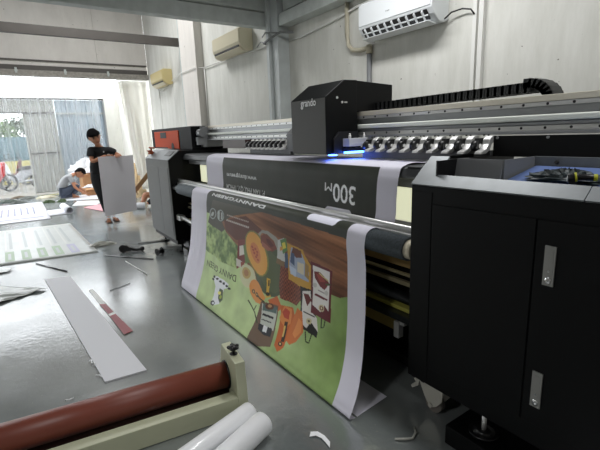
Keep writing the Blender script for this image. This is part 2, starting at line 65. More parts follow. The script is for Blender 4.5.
# ------------------------------------------------------------ mesh builder
class MB:
    def __init__(s): s.v=[];s.f=[];s.m=[];s.sm=[]
    def add(s,vs,fs,mi=0,smooth=False):
        o=len(s.v);s.v+= [tuple(v) for v in vs];s.f+=[tuple(i+o for i in f) for f in fs];s.m+=[mi]*len(fs);s.sm+=[smooth]*len(fs);return s
    def box(s,x0,x1,y0,y1,z0,z1,mi=0,mtx=None):
        vs=[Vector((x,y,z)) for x in(x0,x1) for y in(y0,y1) for z in(z0,z1)]
        if mtx: vs=[mtx@v for v in vs]
        return s.add(vs,[(0,1,3,2),(4,6,7,5),(0,4,5,1),(2,3,7,6),(0,2,6,4),(1,5,7,3)],mi)
    def prism(s,pts,axis,a,b,mi=0):
        # polygon pts extruded along axis ('x','y','z')
        n=len(pts)
        def mk(p,t): return {'x':(t,p[0],p[1]),'y':(p[0],t,p[1]),'z':(p[0],p[1],t)}[axis]
        vs=[mk(p,a) for p in pts]+[mk(p,b) for p in pts]
        ar=sum(pts[i][0]*pts[(i+1)%n][1]-pts[(i+1)%n][0]*pts[i][1] for i in range(n))
        fs=[tuple(range(n-1,-1,-1)),tuple(range(n,2*n))]+[(i,(i+1)%n,(i+1)%n+n,i+n) for i in range(n)]
        return s.add(vs,fs,mi)
    def cyl(s,a,b,r,r2=None,n=20,mi=0,caps=True,smooth=True):
        a=Vector(a);b=Vector(b);r2=r if r2 is None else r2
        d=(b-a).normalized();q=d.to_track_quat('Z','Y');
        vs=[a+q@Vector((r*math.cos(2*PI*i/n),r*math.sin(2*PI*i/n),0)) for i in range(n)]+[b+q@Vector((r2*math.cos(2*PI*i/n),r2*math.sin(2*PI*i/n),0)) for i in range(n)]
        s.add(vs,[(i,(i+1)%n,(i+1)%n+n,i+n) for i in range(n)],mi,smooth)
        if caps: s.add(vs,[tuple(range(n-1,-1,-1)),tuple(range(n,2*n))],mi)
        return s
    def tube(s,pts,r,n=8,mi=0):
        pts=[Vector(p) for p in pts];vs=[];k=len(pts)
        for i,p in enumerate(pts):
            d=(pts[min(i+1,k-1)]-pts[max(i-1,0)]).normalized();up=Vector((0,0,1)) if abs(d.z)<.9 else Vector((1,0,0))
            x=d.cross(up).normalized();y=d.cross(x)
            vs+=[p+r*(x*math.cos(2*PI*j/n)+y*math.sin(2*PI*j/n)) for j in range(n)]
        fs=[(i*n+j,i*n+(j+1)%n,(i+1)*n+(j+1)%n,(i+1)*n+j) for i in range(k-1) for j in range(n)]
        fs+=[tuple(range(n-1,-1,-1)),tuple(range((k-1)*n,k*n))]
        return s.add(vs,fs,mi,True)
    def sphere(s,c,r,mi=0,n=16,m=10,sc=(1,1,1),mtx=None):
        vs=[];c=Vector(c)
        for i in range(m+1):
            t=PI*i/m
            for j in range(n):
                p=2*PI*j/n;v=Vector((r*sc[0]*math.sin(t)*math.cos(p),r*sc[1]*math.sin(t)*math.sin(p),r*sc[2]*math.cos(t)))
                if mtx: v=mtx@v
                vs.append(c+v)
        fs=[(i*n+j,(i+1)*n+j,(i+1)*n+(j+1)%n,i*n+(j+1)%n) for i in range(m) for j in range(n)]
        return s.add(vs,fs,mi,True)
    def build(s,name,mats,parent=None,bevel=0,local=None,clean=True):
        me=bpy.data.meshes.new(name);vs=s.v
        if local is not None: vs=[tuple(Vector(v)-Vector(local)) for v in vs]
        me.from_pydata(vs,[],s.f)
        if not isinstance(mats,(list,tuple)): mats=[mats]
        for m in mats: me.materials.append(m)
        me.polygons.foreach_set('material_index',s.m);me.polygons.foreach_set('use_smooth',s.sm)
        if clean:
            bm=bmesh.new();bm.from_mesh(me);bmesh.ops.remove_doubles(bm,verts=bm.verts,dist=1e-5);bmesh.ops.recalc_face_normals(bm,faces=bm.faces);bm.to_mesh(me);bm.free()
        o=bpy.data.objects.new(name,me);COL.objects.link(o)
        if parent: o.parent=parent
        if local is not None: o.location=local
        if bevel:
            b=o.modifiers.new('bevel','BEVEL');b.width=bevel;b.segments=2;b.limit_method='ANGLE';b.angle_limit=.6
        return o
def tag(o,label=None,cat=None,group=None,kind=None):
    if label:o['label']=label
    if cat:o['category']=cat
    if group:o['group']=group
    if kind:o['kind']=kind
    return o
def empty(name,label,cat,loc=(0,0,0),rz=0,group=None):
    o=bpy.data.objects.new(name,None);COL.objects.link(o);o.location=loc;o.rotation_euler=(0,0,rz);o.empty_display_size=.1
    return tag(o,label,cat,group)
def local_build(mb,name,mats,root,bevel=0):
    # mb in world coordinates, root unrotated: shift into the root's frame
    L=Vector(root.location);mb.v=[tuple(Vector(v)-L) for v in mb.v];return mb.build(name,mats,root,bevel)
def struct(name,mb,mats,parent=None,bevel=0):
    o=mb.build(name,mats,parent,bevel)
    if parent is None:o['kind']='structure'
    return o
def text_tris(txt,bold=0.0):
    cu=bpy.data.curves.new('t','FONT');cu.body=txt;cu.size=1;cu.offset=bold;o=bpy.data.objects.new('t',cu);COL.objects.link(o)
    dg=bpy.context.evaluated_depsgraph_get();dg.update();me=bpy.data.meshes.new_from_object(o.evaluated_get(dg))
    me.calc_loop_triangles();V=np.array([v.co[:2] for v in me.vertices]);T=np.array([t.vertices[:] for t in me.loop_triangles])
    bpy.data.objects.remove(o);bpy.data.curves.remove(cu);bpy.data.meshes.remove(me)
    x0,y0=V.min(0);x1,y1=V.max(0);V=V-[x0,0]
    return V/0.73,T   # cap height ~ 1
def text_obj(txt,name,m,org,xd,yd,h,depth=.002,parent=None,bold=0,width=None):
    V,T=text_tris(txt,bold);xd=Vector(xd);yd=Vector(yd);n=xd.cross(yd);org=Vector(org)
    sx=h if width is None else width/V[:,0].max()
    a=MB();k=len(V);vs=[org+xd*(p[0]*sx)+yd*(p[1]*h)+n*depth for p in V]
    a.add(vs,[tuple(t) for t in T]);return a.build(name,m,parent)
# ------------------------------------------------------------ camera
cd=bpy.data.cameras.new('camera');cam=bpy.data.objects.new('camera',cd);COL.objects.link(cam);SC.camera=cam
cd.sensor_width=36;cd.lens=416/600*36;cd.clip_start=.05;cd.clip_end=200
Rm=Matrix(((0.8244910268906643,0.15090774471648413,-0.5453819391256189),(-0.5647144940886828,0.15773060007304587,-0.8100732053134209),(-0.03622273792717544,0.975883174743903,0.2152671421950409)))
cam.matrix_world=Matrix.Translation((0,0,1.5))@Rm.to_4x4()
# ------------------------------------------------------------ setting
def floor_mat():
    m=bpy.data.materials.new('glossy_grey_painted_concrete');m.use_nodes=True;nt=m.node_tree;N=nt.nodes.new;L=nt.links.new;b=nt.nodes['Principled BSDF']
    tc=N('ShaderNodeTexCoord')
    n1=N('ShaderNodeTexNoise');n1.inputs['Scale'].default_value=1.1;n1.inputs['Detail'].default_value=8;L(tc.outputs['Object'],n1.inputs['Vector'])
    r1=N('ShaderNodeValToRGB');r1.color_ramp.elements[0].color=srgb((104,110,110))+(1,);r1.color_ramp.elements[1].color=srgb((136,141,139))+(1,);r1.color_ramp.elements[0].position=.3;r1.color_ramp.elements[1].position=.7
    L(n1.outputs['Fac'],r1.inputs[0])
    n3=N('ShaderNodeTexNoise');n3.inputs['Scale'].default_value=38;n3.inputs['Detail'].default_value=3;L(tc.outputs['Object'],n3.inputs['Vector'])
    r3=N('ShaderNodeMapRange');r3.inputs[1].default_value=.68;r3.inputs[2].default_value=.74;L(n3.outputs['Fac'],r3.inputs[0])
    mx=N('ShaderNodeMix');mx.data_type='RGBA';mx.inputs[7].default_value=srgb((160,160,155))+(1,);L(r1.outputs[0],mx.inputs[6])
    sc=N('ShaderNodeMath');sc.operation='MULTIPLY';sc.inputs[1].default_value=.35;L(r3.outputs[0],sc.inputs[0]);L(sc.outputs[0],mx.inputs[0])
    L(mx.outputs[2],b.inputs['Base Color'])
    n2=N('ShaderNodeTexNoise');n2.inputs['Scale'].default_value=2.3;n2.inputs['Detail'].default_value=6;L(tc.outputs['Object'],n2.inputs['Vector'])
    r2=N('ShaderNodeMapRange');r2.inputs[1].default_value=.3;r2.inputs[2].default_value=.7;r2.inputs[3].default_value=.11;r2.inputs[4].default_value=.21;L(n2.outputs['Fac'],r2.inputs[0]);L(r2.outputs[0],b.inputs['Roughness'])
    b.inputs['Specular IOR Level'].default_value=1.0;b.inputs['IOR'].default_value=2.0
    n4=N('ShaderNodeTexNoise');n4.inputs['Scale'].default_value=26;n4.inputs['Detail'].default_value=4;L(tc.outputs['Object'],n4.inputs['Vector'])
    n5=N('ShaderNodeTexNoise');n5.inputs['Scale'].default_value=90;n5.inputs['Detail'].default_value=2;L(tc.outputs['Object'],n5.inputs['Vector'])
    ad=N('ShaderNodeMath');ad.operation='MULTIPLY_ADD';ad.inputs[1].default_value=.25;L(n5.outputs['Fac'],ad.inputs[0]);L(n4.outputs['Fac'],ad.inputs[2])
    bp=N('ShaderNodeBump');bp.inputs['Strength'].default_value=.14;bp.inputs['Distance'].default_value=.008;L(ad.outputs[0],bp.inputs['Height']);L(bp.outputs[0],b.inputs['Normal'])
    return m
def wall_mat(name,base,dark,seam=None):
    m=bpy.data.materials.new(name);m.use_nodes=True;nt=m.node_tree;N=nt.nodes.new;L=nt.links.new;b=nt.nodes['Principled BSDF']
    b.inputs['Roughness'].default_value=.75
    tc=N('ShaderNodeTexCoord');mp=N('ShaderNodeMapping');mp.inputs['Scale'].default_value=(1,1.6,.35);L(tc.outputs['Object'],mp.inputs['Vector'])
    n=N('ShaderNodeTexNoise');n.inputs['Scale'].default_value=3;n.inputs['Detail'].default_value=9;n.inputs['Roughness'].default_value=.7;L(mp.outputs[0],n.inputs['Vector'])
    r=N('ShaderNodeValToRGB');r.color_ramp.elements[0].position=.3;r.color_ramp.elements[1].position=.62;r.color_ramp.elements[0].color=srgb(dark)+(1,);r.color_ramp.elements[1].color=srgb(base)+(1,);L(n.outputs['Fac'],r.inputs[0])
    v=N('ShaderNodeTexNoise');v.inputs['Scale'].default_value=24;v.inputs['Detail'].default_value=2;L(tc.outputs['Object'],v.inputs['Vector'])
    mr=N('ShaderNodeMapRange');mr.inputs[1].default_value=.745;mr.inputs[2].default_value=.77;L(v.outputs['Fac'],mr.inputs[0])
    mx=N('ShaderNodeMix');mx.data_type='RGBA';mx.inputs[7].default_value=srgb((96,90,84))+(1,);L(r.outputs[0],mx.inputs[6]);L(mr.outputs[0],mx.inputs[0]);L(mx.outputs[2],b.inputs['Base Color'])
    bp=N('ShaderNodeBump');bp.inputs['Strength'].default_value=.25;bp.inputs['Distance'].default_value=.01;L(n.outputs['Fac'],bp.inputs['Height']);L(bp.outputs[0],b.inputs['Normal'])
    return m
fm=floor_mat();wm=wall_mat('pale_concrete_panel',(220,220,214),(200,200,192));wm2=wall_mat('white_plaster',(220,216,210),(206,202,196))
ceilm=M('grey_ceiling_sheet',(128,132,132),.7)
struct('floor',MB().box(-6,3,-3,14.4,-.1,0),fm)
# right wall in panels (joints are real gaps 4 mm deep)
w=MB();js=[-3,-.9,1.99,4.75,7.3,8.98,10.8];
w.box(3.012,3.15,-3,10.8,0,5)
for a,b_ in zip(js,js[1:]): w.box(3,3.02,a+.004,b_-.004,0,5)
struct('wall_right',w,wm)
struct('wall_left',MB().box(-6.1,-6,-3,10.8,0,5),wm2)
struct('wall_back',MB().box(-6,3.1,-3.1,-3,0,5),wm2)
w=MB();w.box(-6,1.905,10.8,10.95,3.21,5);w.box(1.911,3,10.8,10.95,3.21,5);w.box(-6,3,10.82,10.95,3.0,5)
struct('wall_front',w,wm2)
struct('ceiling',MB().box(-6,3.1,4.95,10.95,5,5.1).box(-6,3.1,-3.1,4.95,3.14,3.2).box(-6,3.1,4.93,4.99,3.14,5.0),ceilm)
# porch walls beyond the opening
porch=wall_mat('porch_white_wall',(244,243,236),(230,228,220))
struct('wall_porch_right',MB().box(3,3.12,10.95,14.5,0,3.3),porch)
struct('wall_porch_end',MB().box(2.57,3.12,14.5,14.62,0,3.3),porch)
struct('ground',MB().box(-20,20,14.4,45,-.12,-.005),M('yard_concrete',(122,119,112),.85,var=.12,scale=2))
# columns
t=MB();t.box(2.86,3,7.27,8.02,0,5);struct('trim_8',t,wm2,bevel=.004)
t=MB();t.box(2.93,3,8.2,8.27,0,5);struct('trim_9',t,steelbeam)
t=MB();t.box(2.84,2.86,4.55,4.76,0,3.14).box(2.86,3,4.55,4.575,0,3.14).box(2.86,3,4.735,4.76,0,3.14).box(2.80,2.84,4.70,4.76,0,3.14)
struct('trim_10',t,M('pale_steel_paint',(196,202,202),.5,var=.08),bevel=.003)
# beams
t=MB();t.box(-6,2.995,4.78,4.8,2.79,2.95).box(-6,2.995,4.8,4.9,2.79,2.815).box(-6,2.995,4.8,4.9,2.925,2.945);tag(struct('trim_1',t,steelbeam))
t=MB();t.box(-6,2.995,4.74,4.93,2.965,3.14);struct('trim_2',t,steelbeam)
t=MB();t.box(2.84,2.86,-3,4.5,2.75,2.88).box(2.86,2.99,-3,4.5,2.75,2.77).box(2.86,2.99,-3,4.5,2.86,2.88);struct('trim_3',t,steelbeam)
t=MB();t.box(2.9,2.99,-3,4.5,2.92,3.10);struct('trim_4',t,steelbeam)
t=MB();t.box(-6,2.99,8.24,8.26,3.2,3.34).box(-6,2.99,8.26,8.34,3.2,3.215).box(-6,2.99,8.26,8.34,3.325,3.34);struct('trim_5',t,darkbeam)
# header above the opening: recessed channel with bolts and pale sill
t=MB();t.box(-6,2.99,10.78,10.95,3.19,3.215).box(-6,2.99,10.9,10.95,2.98,3.2).box(-6,2.99,10.80,10.95,3.0,3.1);struct('trim_6',t,darkbeam)
t=MB();t.box(-6,3.0,10.74,10.95,2.885,2.93).box(-6,3.0,10.76,10.80,2.93,3.0);struct('trim_7',t,M('worn_grey_rail',(150,146,138),.5,var=.2,scale=20))
for x in (.33,1.23,2.1,-.6):
    t=MB();t.cyl((x,10.77,2.985),(x,10.745,2.985),.03,n=10).box(x-.02,x+.02,10.75,10.79,2.93,3.04)
    tag(t.build('hanger_bolt',steelbeam),{.33:'small steel hanger on the header rail above the gate, leftmost in view',1.23:'small steel hanger on the header rail, middle one in view',2.1:'small steel hanger on the header rail nearest the right column',-.6:'small steel hanger on header rail past the left edge'}[x],'bracket','hangers on the header rail')
# ------------------------------------------------------------ conduits and cables
t=MB();t.box(2.965,2.999,1.93,1.965,1.2,3.1).box(2.965,2.999,1.985,2.015,1.2,3.1)
tag(t.build('wall_conduit',cond),'pair of white vertical conduits on the wall right of the near air conditioner','conduit')
t=MB();t.tube([(2.97,8.98,2.66),(2.97,8.7,2.685),(2.84,8.1,2.68),(2.84,7.3,2.675),(2.97,7.24,2.67),(2.98,6.0,2.66),(2.98,4.9,2.62)],.009)
t.tube([(2.98,7.22,2.66),(2.985,7.225,2.2),(2.98,7.24,1.5)],.012)
tag(t.build('wall_cable',cond),'thin pale cable running along the wall past the far columns','cable')
t=MB();t.tube([(2.98,4.5,2.60),(2.98,4.2,2.595),(2.98,3.6,2.64),(2.98,3.3,2.68),(2.98,2.8,2.70)],.011)
tag(t.build('wall_cable',cond),'thin pale pipe sloping up the wall between steel column and near air conditioner','cable')
t=MB();t.tube([(2.9,4.9,2.62),(2.78,4.78,2.6),(2.76,4.6,2.62),(2.82,4.45,2.67),(2.93,4.35,2.66)],.014).tube([(2.83,4.9,2.70),(2.79,4.75,2.72),(2.80,4.55,2.68),(2.9,4.3,2.64)],.008).tube([(2.97,5.3,2.66),(2.95,5.15,2.70),(2.95,5.0,2.655),(2.93,4.85,2.69)],.006)
tag(t.build('cable_bundle',M('grey_cable',(120,122,122),.5)),'tangle of grey cables where the beams meet the steel column','cable')
t=MB();t.tube([(2.975,3.44,2.75),(2.975,3.44,2.45),(2.975,3.42,2.35),(2.975,3.36,2.295),(2.975,3.25,2.275),(2.975,3.12,2.275)],.022,10)
t.cyl((2.975,3.12,2.3),(2.975,3.12,2.22),.03);tag(t.build('drain_pipe',M('beige_hose',(190,184,164),.5)),'beige bent drain hose left of the near air conditioner','pipe')
t=MB();t.cyl((2.975,3.12,2.22),(2.975,3.12,1.5),.024);tag(t.build('grey_pipe',M('grey_pvc',(118,120,122),.5)),'grey vertical pipe on the wall behind the black print carriage','pipe')
t=MB();t.tube([(2.95,2.255,2.33),(2.95,2.19,2.365),(2.955,2.10,2.37),(2.96,2.03,2.35),(2.96,2.0,2.31)],.006)
tag(t.build('power_cable',blackp),'black power cable arching from the near air conditioner to the conduits','cable')
t=MB();t.tube([(2.985,4.42,1.85),(2.97,4.35,1.78),(2.95,4.25,1.72),(2.96,4.2,1.66)],.004).tube([(2.985,4.42,1.79),(2.96,4.33,1.72),(2.96,4.25,1.64)],.004)
tag(t.build('brown_wire',M('brown_wire',(110,62,48),.5)),'thin brown wires hanging beside the steel column above the beam','cable')
t=MB();t.tube([(2.97,9.95,2.9),(2.96,9.93,2.66),(2.96,9.9,2.56),(2.95,9.6,2.53),(2.96,9.3,2.585)],.012);t.tube([(2.98,9.95,2.7),(2.98,10.0,1.2)],.01)
tag(t.build('coolant_hose',cond),'pale looping hose below the farthest air conditioner','hose')
# ------------------------------------------------------------ air conditioners
def aircon(label,y0,y1,z0,z1,body,louver,open_):
    root=empty('air_conditioner',label,'air conditioner',(3,(y0+y1)/2,z0),group='wall air conditioners')
    h=z1-z0;xf=2.79
    prof=[(3,z0+.02),(3,z1),(xf+.03,z1),(xf+.004,z1-.03),(xf,z0+.10),(xf+.03,z0+.055),(xf+.10,z0+.0),(2.95,z0)]
    t=MB();t.prism(prof,'y',y0,y1);local_build(t,'casing',body,root,.008)
    t=MB();t.prism([(xf-.006,z0+.11),(xf-.006,z1-.02),(xf+.01,z1-.02),(xf+.01,z0+.11)],'y',y0+.012,y1-.012);local_build(t,'front_panel',body,root,.003)
    if open_:
        t=MB();t.prism([(xf+.004,z0+.088),(xf-.001,z0+.082),(xf+.048,z0+.018),(xf+.056,z0+.024)],'y',y0+.05,y1-.05);local_build(t,'air_slot',blackp,root)
        for k in range(9):
            yy=y0+.09+k*(y1-y0-.18)/8;t=MB();t.prism([(xf-.002,z0+.086),(xf-.01,z0+.07),(xf+.035,z0+.016),(xf+.05,z0+.02)],'y',yy-.006,yy+.006);local_build(t,'vane',white_pl,root)
        t=MB();t.prism([(xf+.02,z0+.01),(xf+.012,z0+.004),(xf+.10,z0-.012),(xf+.11,z0-.004)],'y',y0+.04,y1-.04);local_build(t,'louver',louver,root)
        t=MB();t.prism([(xf+.022,z0+.053),(xf+.016,z0+.046),(xf+.022,z0+.04),(xf+.028,z0+.047)],'y',y0+.05,y1-.05);local_build(t,'louver',louver,root)
    else:
        t=MB();t.prism([(xf+.008,z0+.08),(xf+.002,z0+.072),(xf+.035,z0+.028),(xf+.043,z0+.032)],'y',y0+.05,y1-.05);local_build(t,'air_slot',blackp,root)
        t=MB();t.prism([(xf+.016,z0+.052),(xf+.008,z0+.044),(xf+.07,z0+.0),(xf+.08,z0+.004)],'y',y0+.03,y1-.03);local_build(t,'louver',louver,root)
    return root
ac=aircon('white air conditioner with open vanes, largest, high on near wall',2.25,3.07,2.31,2.62,white_pl,white_pl,True)
o=text_obj('Casper','brand_mark',M('grey_print',(90,92,96),.5),(2.781,2.72,2.475),(0,-1,0),(0,0,1),.012);o.parent=ac;o.location=-ac.location
t=MB();t.add([(2.781,2.42,2.50),(2.781,2.385,2.505),(2.781,2.37,2.56),(2.781,2.41,2.56)],[(0,1,2,3)]);local_build(t,'sticker',M('peach_sticker',(228,196,170),.5),ac)
aircon('ivory air conditioner in middle, just beyond the steel column',5.46,6.38,2.645,2.95,ivory,ivory,False)
aircon('yellowed small air conditioner, farthest along the wall',9.0,9.86,2.59,2.90,M('yellowed_plastic',(200,184,132),.5),ivory,False)
# ------------------------------------------------------------ sheet metal gate, upper band, strips, yard
def corr(x0,x1,y,z0,z1,pitch=.12,d=.03):
    t=MB();n=int((x1-x0)/pitch);vs=[]
    xs=[];
    for i in range(n+1):
        for q,dy in ((0,0),(.35,0),(.45,-d),(.6,-d),(.7,0)):
            x=x0+(i+q)*pitch
            if x<=x1: xs.append((x,dy))
    vs=[(x,y+dy,z) for z in(z0,z1) for x,dy in xs];k=len(xs);vs+=[(x,y+dy+.004,z) for z in(z0,z1) for x,dy in xs]
    t.add(vs,[(i,i+1,i+1+k,i+k) for i in range(k-1)]+[(i+2*k,i+3*k,i+1+3*k,i+1+2*k) for i in range(k-1)]);return t
galv=M('warm_galvanised_sheet',(176,176,170),.55,metal=0,var=.05,scale=4,stretch=(1,1,.2))
galvb=M('bluish_galvanised_sheet',(160,172,182),.55,metal=0,var=.05,scale=4,stretch=(1,1,.2))
g=empty('corrugated_gate','warm grey corrugated metal gate leaf with a crossbar, left of the bluish sheets','gate',(.9,14.45,0))
local_build(corr(.42,1.2,14.44,.05,2.34),'gate_sheet',galv,g);local_build(MB().box(.42,1.2,14.40,14.44,1.18,1.23),'crossbar',darkbeam,g)
local_build(MB().box(.40,.44,14.40,14.46,.02,2.31).box(1.18,1.22,14.40,14.46,.02,2.31),'gate_frame',galv,g)
g=empty('corrugated_wall','bluish grey corrugated sheet wall behind the standing person','wall panel',(1.9,14.5,0))
local_build(corr(1.23,2.55,14.47,.0,2.70,.13),'corrugated_sheet',galvb,g);local_build(MB().box(1.23,2.55,14.42,14.46,2.30,2.345),'rail',galv,g);local_build(MB().box(2.53,2.57,14.4,14.5,0,2.75),'post',aludark,g)
g=empty('corrugated_fascia','band of warm grey corrugated sheet above the yard gate opening','wall panel',(-1,14.5,2.34))
local_build(corr(-6,1.22,14.45,2.36,2.70,.11),'corrugated_sheet',galv,g);local_build(MB().box(-6,1.22,14.40,14.46,2.32,2.36),'lower_rail',darkbeam,g);local_build(MB().box(-6,2.55,14.36,14.42,2.70,2.76),'upper_rail',darkbeam,g)
t=MB();t.box(-.55,-.50,14.4,14.46,0,2.34);tag(t.build('gate_post',darkbeam),'dark upright post at the left end of the yard gate opening','post')
# clear strip curtain: hung right behind the header of the opening
pvc=bpy.data.materials.new('clear_pvc');pvc.use_nodes=True;nt=pvc.node_tree;b=nt.nodes['Principled BSDF'];b.inputs['Base Color'].default_value=(.85,.88,.9,1);b.inputs['Roughness'].default_value=.25;b.inputs['Alpha'].default_value=.16
tc=nt.nodes.new('ShaderNodeTexCoord');mp=nt.nodes.new('ShaderNodeMapping');mp.inputs['Scale'].default_value=(5,1,.12);n=nt.nodes.new('ShaderNodeTexNoise');n.inputs['Scale'].default_value=2;r=nt.nodes.new('ShaderNodeMapRange');r.inputs[1].default_value=.4;r.inputs[2].default_value=.75;r.inputs[3].default_value=.20;r.inputs[4].default_value=.40
nt.links.new(tc.outputs['Object'],mp.inputs[0]);nt.links.new(mp.outputs[0],n.inputs['Vector']);nt.links.new(n.outputs['Fac'],r.inputs[0]);nt.links.new(r.outputs[0],b.inputs['Alpha'])
rail=MB().box(-6,2.5,14.0,14.04,3.28,3.34);tag(rail.build('curtain_rail',aludark),'rail carrying the clear plastic strips before the yard gate','rail')
x=-1.5;k=0
order=[]
while x<2.35:
    t=MB();w_=.168;y0=14.0+(.012 if k%2 else 0);ph=rng.uniform(0,6);amp=.012
    vs=[];nx=6;nz=14
    for j in range(nz):
        z=.12+(3.3-.12)*j/(nz-1)
        for i in range(nx):
            u_=i/(nx-1);vs.append((x+u_*w_+.01*math.sin(z*1.3+ph),y0+.035*math.sin(u_*PI)+amp*math.sin(z*2+ph),z))
    t.add(vs,[(j*nx+i,j*nx+i+1,(j+1)*nx+i+1,(j+1)*nx+i) for j in range(nz-1) for i in range(nx-1)],0,True)
    o=t.build('plastic_strip',pvc);tag(o,'clear hanging strip of the plastic curtain before the yard gate','curtain strip','clear strips of the plastic curtain')
    x+=.175;k+=1
# white cloth hung at the right side of the opening
def cloth(name,label,pts,amp,nf,m,thick=.004,nz=24,nx=90):
    (xa0,xa1,za),(xb0,xb1,zb),y=pts
    t=MB();vs=[]
    for j in range(nz):
        v=j/(nz-1);z=za+(zb-za)*v
        for i in range(nx):
            u_=i/(nx-1);x=(xa0+(xb0-xa0)*v)+u_*((xa1-xa0)*(1-v)+(xb1-xb0)*v)
            vs.append((x,y+amp*(.5+.5*v)*math.sin(u_*nf*2*PI+.8*math.sin(v*3+u_*5))+.02*math.sin(u_*17+v*4),z))
    t.add(vs,[(j*nx+i,j*nx+i+1,(j+1)*nx+i+1,(j+1)*nx+i) for j in range(nz-1) for i in range(nx-1)],0,True)
    o=t.build(name,m);s=o.modifiers.new('t','SOLIDIFY');s.thickness=thick;return tag(o,label,'curtain')
sheer=M('white_cloth',(246,245,240),.8);sb=sheer.node_tree.nodes['Principled BSDF']
tr=sheer.node_tree.nodes.new('ShaderNodeBsdfTranslucent');tr.inputs[0].default_value=(.85,.84,.8,1);mxs=sheer.node_tree.nodes.new('ShaderNodeMixShader');mxs.inputs[0].default_value=.5
sheer.node_tree.links.new(sb.outputs[0],mxs.inputs[1]);sheer.node_tree.links.new(tr.outputs[0],mxs.inputs[2]);sheer.node_tree.links.new(mxs.outputs[0],sheer.node_tree.nodes['Material Output'].inputs[0])
cloth('white_curtain','white translucent cloth hanging at the right end of the opening',((2.41,2.98,2.88),(2.62,2.98,.25),11.02),.018,4,sheer)
cloth('white_curtain','narrow white cloth strip hanging left of the broader translucent cloth',((2.36,2.62,2.88),(2.56,2.80,.6),11.12),.02,2,sheer)
# yard beyond
leafm=M('leaf_green',(66,92,38),.6,var=.3,scale=3);leafd=M('leaf_dark_green',(44,66,30),.6,var=.3,scale=3);bark=M('bark_brown',(92,76,60),.85,var=.2)
def tree(label,x,y,zc,rx,rz,m,n,h0=0):
    root=empty('leafy_tree',label,'tree',(x,y,0),group='trees beyond the gate')
    t=MB();t.cyl((0,0,0),(.05,0,zc),.10,.06,10);
    for a in range(5): t.cyl((.04,0,zc*.75),(rx*.6*math.cos(a*1.3),rx*.5*math.sin(a*1.3),zc+rz*.4*math.sin(a)),.035,.015,6)
    t.build('trunk',bark,root)
    t=MB()
    for i in range(n):
        p=rng.normal(size=3);p/=np.linalg.norm(p);p*=rng.uniform(.45,1)**.5;c=Vector((p[0]*rx,p[1]*rx,zc+p[2]*rz))
        a=Vector(rng.normal(size=3)).normalized();b_=a.cross(Vector(rng.normal(size=3))).normalized();s_=rng.uniform(.05,.1)
        t.add([c-a*s_,c+b_*s_*.5,c+a*s_,c-b_*s_*.5],[(0,1,2,3)])
    t.build('foliage',m,root,clean=False)
tree('pale green leafy tree seen through the left gate opening',-.9,21,1.7,1.3,.95,leafm,2600)
tree('dark green leafy tree just left of the corrugated gate leaf',.45,23.5,1.75,1.2,.95,leafd,2600)
tree('bright tree beyond the left edge of the gate opening',-4.2,22,1.8,1.4,.95,leafm,1500)
t=MB();t.box(-8,6,19.2,19.3,0,.86);tag(t.build('yellow_wall',M('pale_yellow_plaster',(168,160,104),.8,var=.06)),'low pale yellow wall behind the parked motorbikes','wall')
t=corr(-8,6,19.5,.0,1.75,.2);tag(t.build('teal_fence',M('blue_grey_fence_sheet',(84,108,116),.5,var=.15)),'blue grey sheet fence above the low yellow wall','fence')
def moto(label,x,y,rz,col):
    root=empty('motorbike',label,'motorbike',(x,y,0),rz,'motorbikes in the yard')
    for wx in(-.62,.62):
        t=MB();ring=[(wx+.25*math.cos(a*PI/12),0,.29+.25*math.sin(a*PI/12)) for a in range(25)];t.tube(ring,.035,8);t.cyl((wx,-.04,.29),(wx,.04,.29),.05,n=10)
        for a in range(6): t.cyl((wx,0,.29),(wx+.24*math.cos(a*PI/3),0,.29+.24*math.sin(a*PI/3)),.008,n=5)
        t.build('wheel',blackp,root)
    t=MB();t.prism([(-.75,.62),(-.5,.74),(-.1,.66),(0,.5),(.3,.45),(.42,.8),(.5,.95),(.56,.93),(.5,.55),(.3,.32),(-.15,.28),(-.35,.42),(-.7,.5)],'y',-.1,.1);t.build('body_shell',col,root,.02)
    t=MB();t.prism([(-.72,.72),(-.66,.79),(-.2,.76),(0,.66),(-.02,.6),(-.5,.66)],'y',-.12,.12);t.build('seat',blackp,root,.02)
    t=MB();t.cyl((.62,-.06,.29),(.46,-.06,.85),.02,n=8).cyl((.62,.06,.29),(.46,.06,.85),.02,n=8);t.build('fork',alu,root)
    t=MB();t.tube([(.4,-.34,1.02),(.47,-.12,.98),(.47,.12,.98),(.4,.34,1.02)],.014).cyl((.47,-.25,1.0),(.47,-.27,1.14),.008,n=6).cyl((.47,.25,1.0),(.47,.27,1.14),.008,n=6).sphere((.47,-.28,1.17),.04,sc=(.4,1,.7)).sphere((.47,.28,1.17),.04,sc=(.4,1,.7));t.build('handlebar',blackp,root)
    t=MB();t.box(-.15,.2,-.08,.08,.2,.34).cyl((-.1,.12,.24),(-.75,.14,.34),.04,.045);t.build('engine',aludark,root,.01)
redp=M('red_gloss_paint',(176,34,36),.25);silv=M('silver_paint',(150,152,156),.3,metal=.4)
moto('red motorbike standing in the yard, leftmost',-.75,16.0,.5,redp)
moto('silver and black motorbike parked beside the corrugated gate leaf',.10,16.9,2.5,silv)
moto('dark motorbike parked behind the silver one',-.3,18.3,.1,M('maroon_paint',(96,40,40),.3))
# ------------------------------------------------------------ roll-to-roll printer
PR=empty('wide_format_printer','long wide-format roll printer with black end cabinets and print carriage','printer',(2,3.3,0))
def part(mb,name,m,bevel=0,parent=None): 
    if parent is None: return local_build(mb,name,m,PR,bevel)
    mb.v=[tuple(Vector(v)-PR.location) for v in mb.v];return mb.build(name,m,parent,bevel)
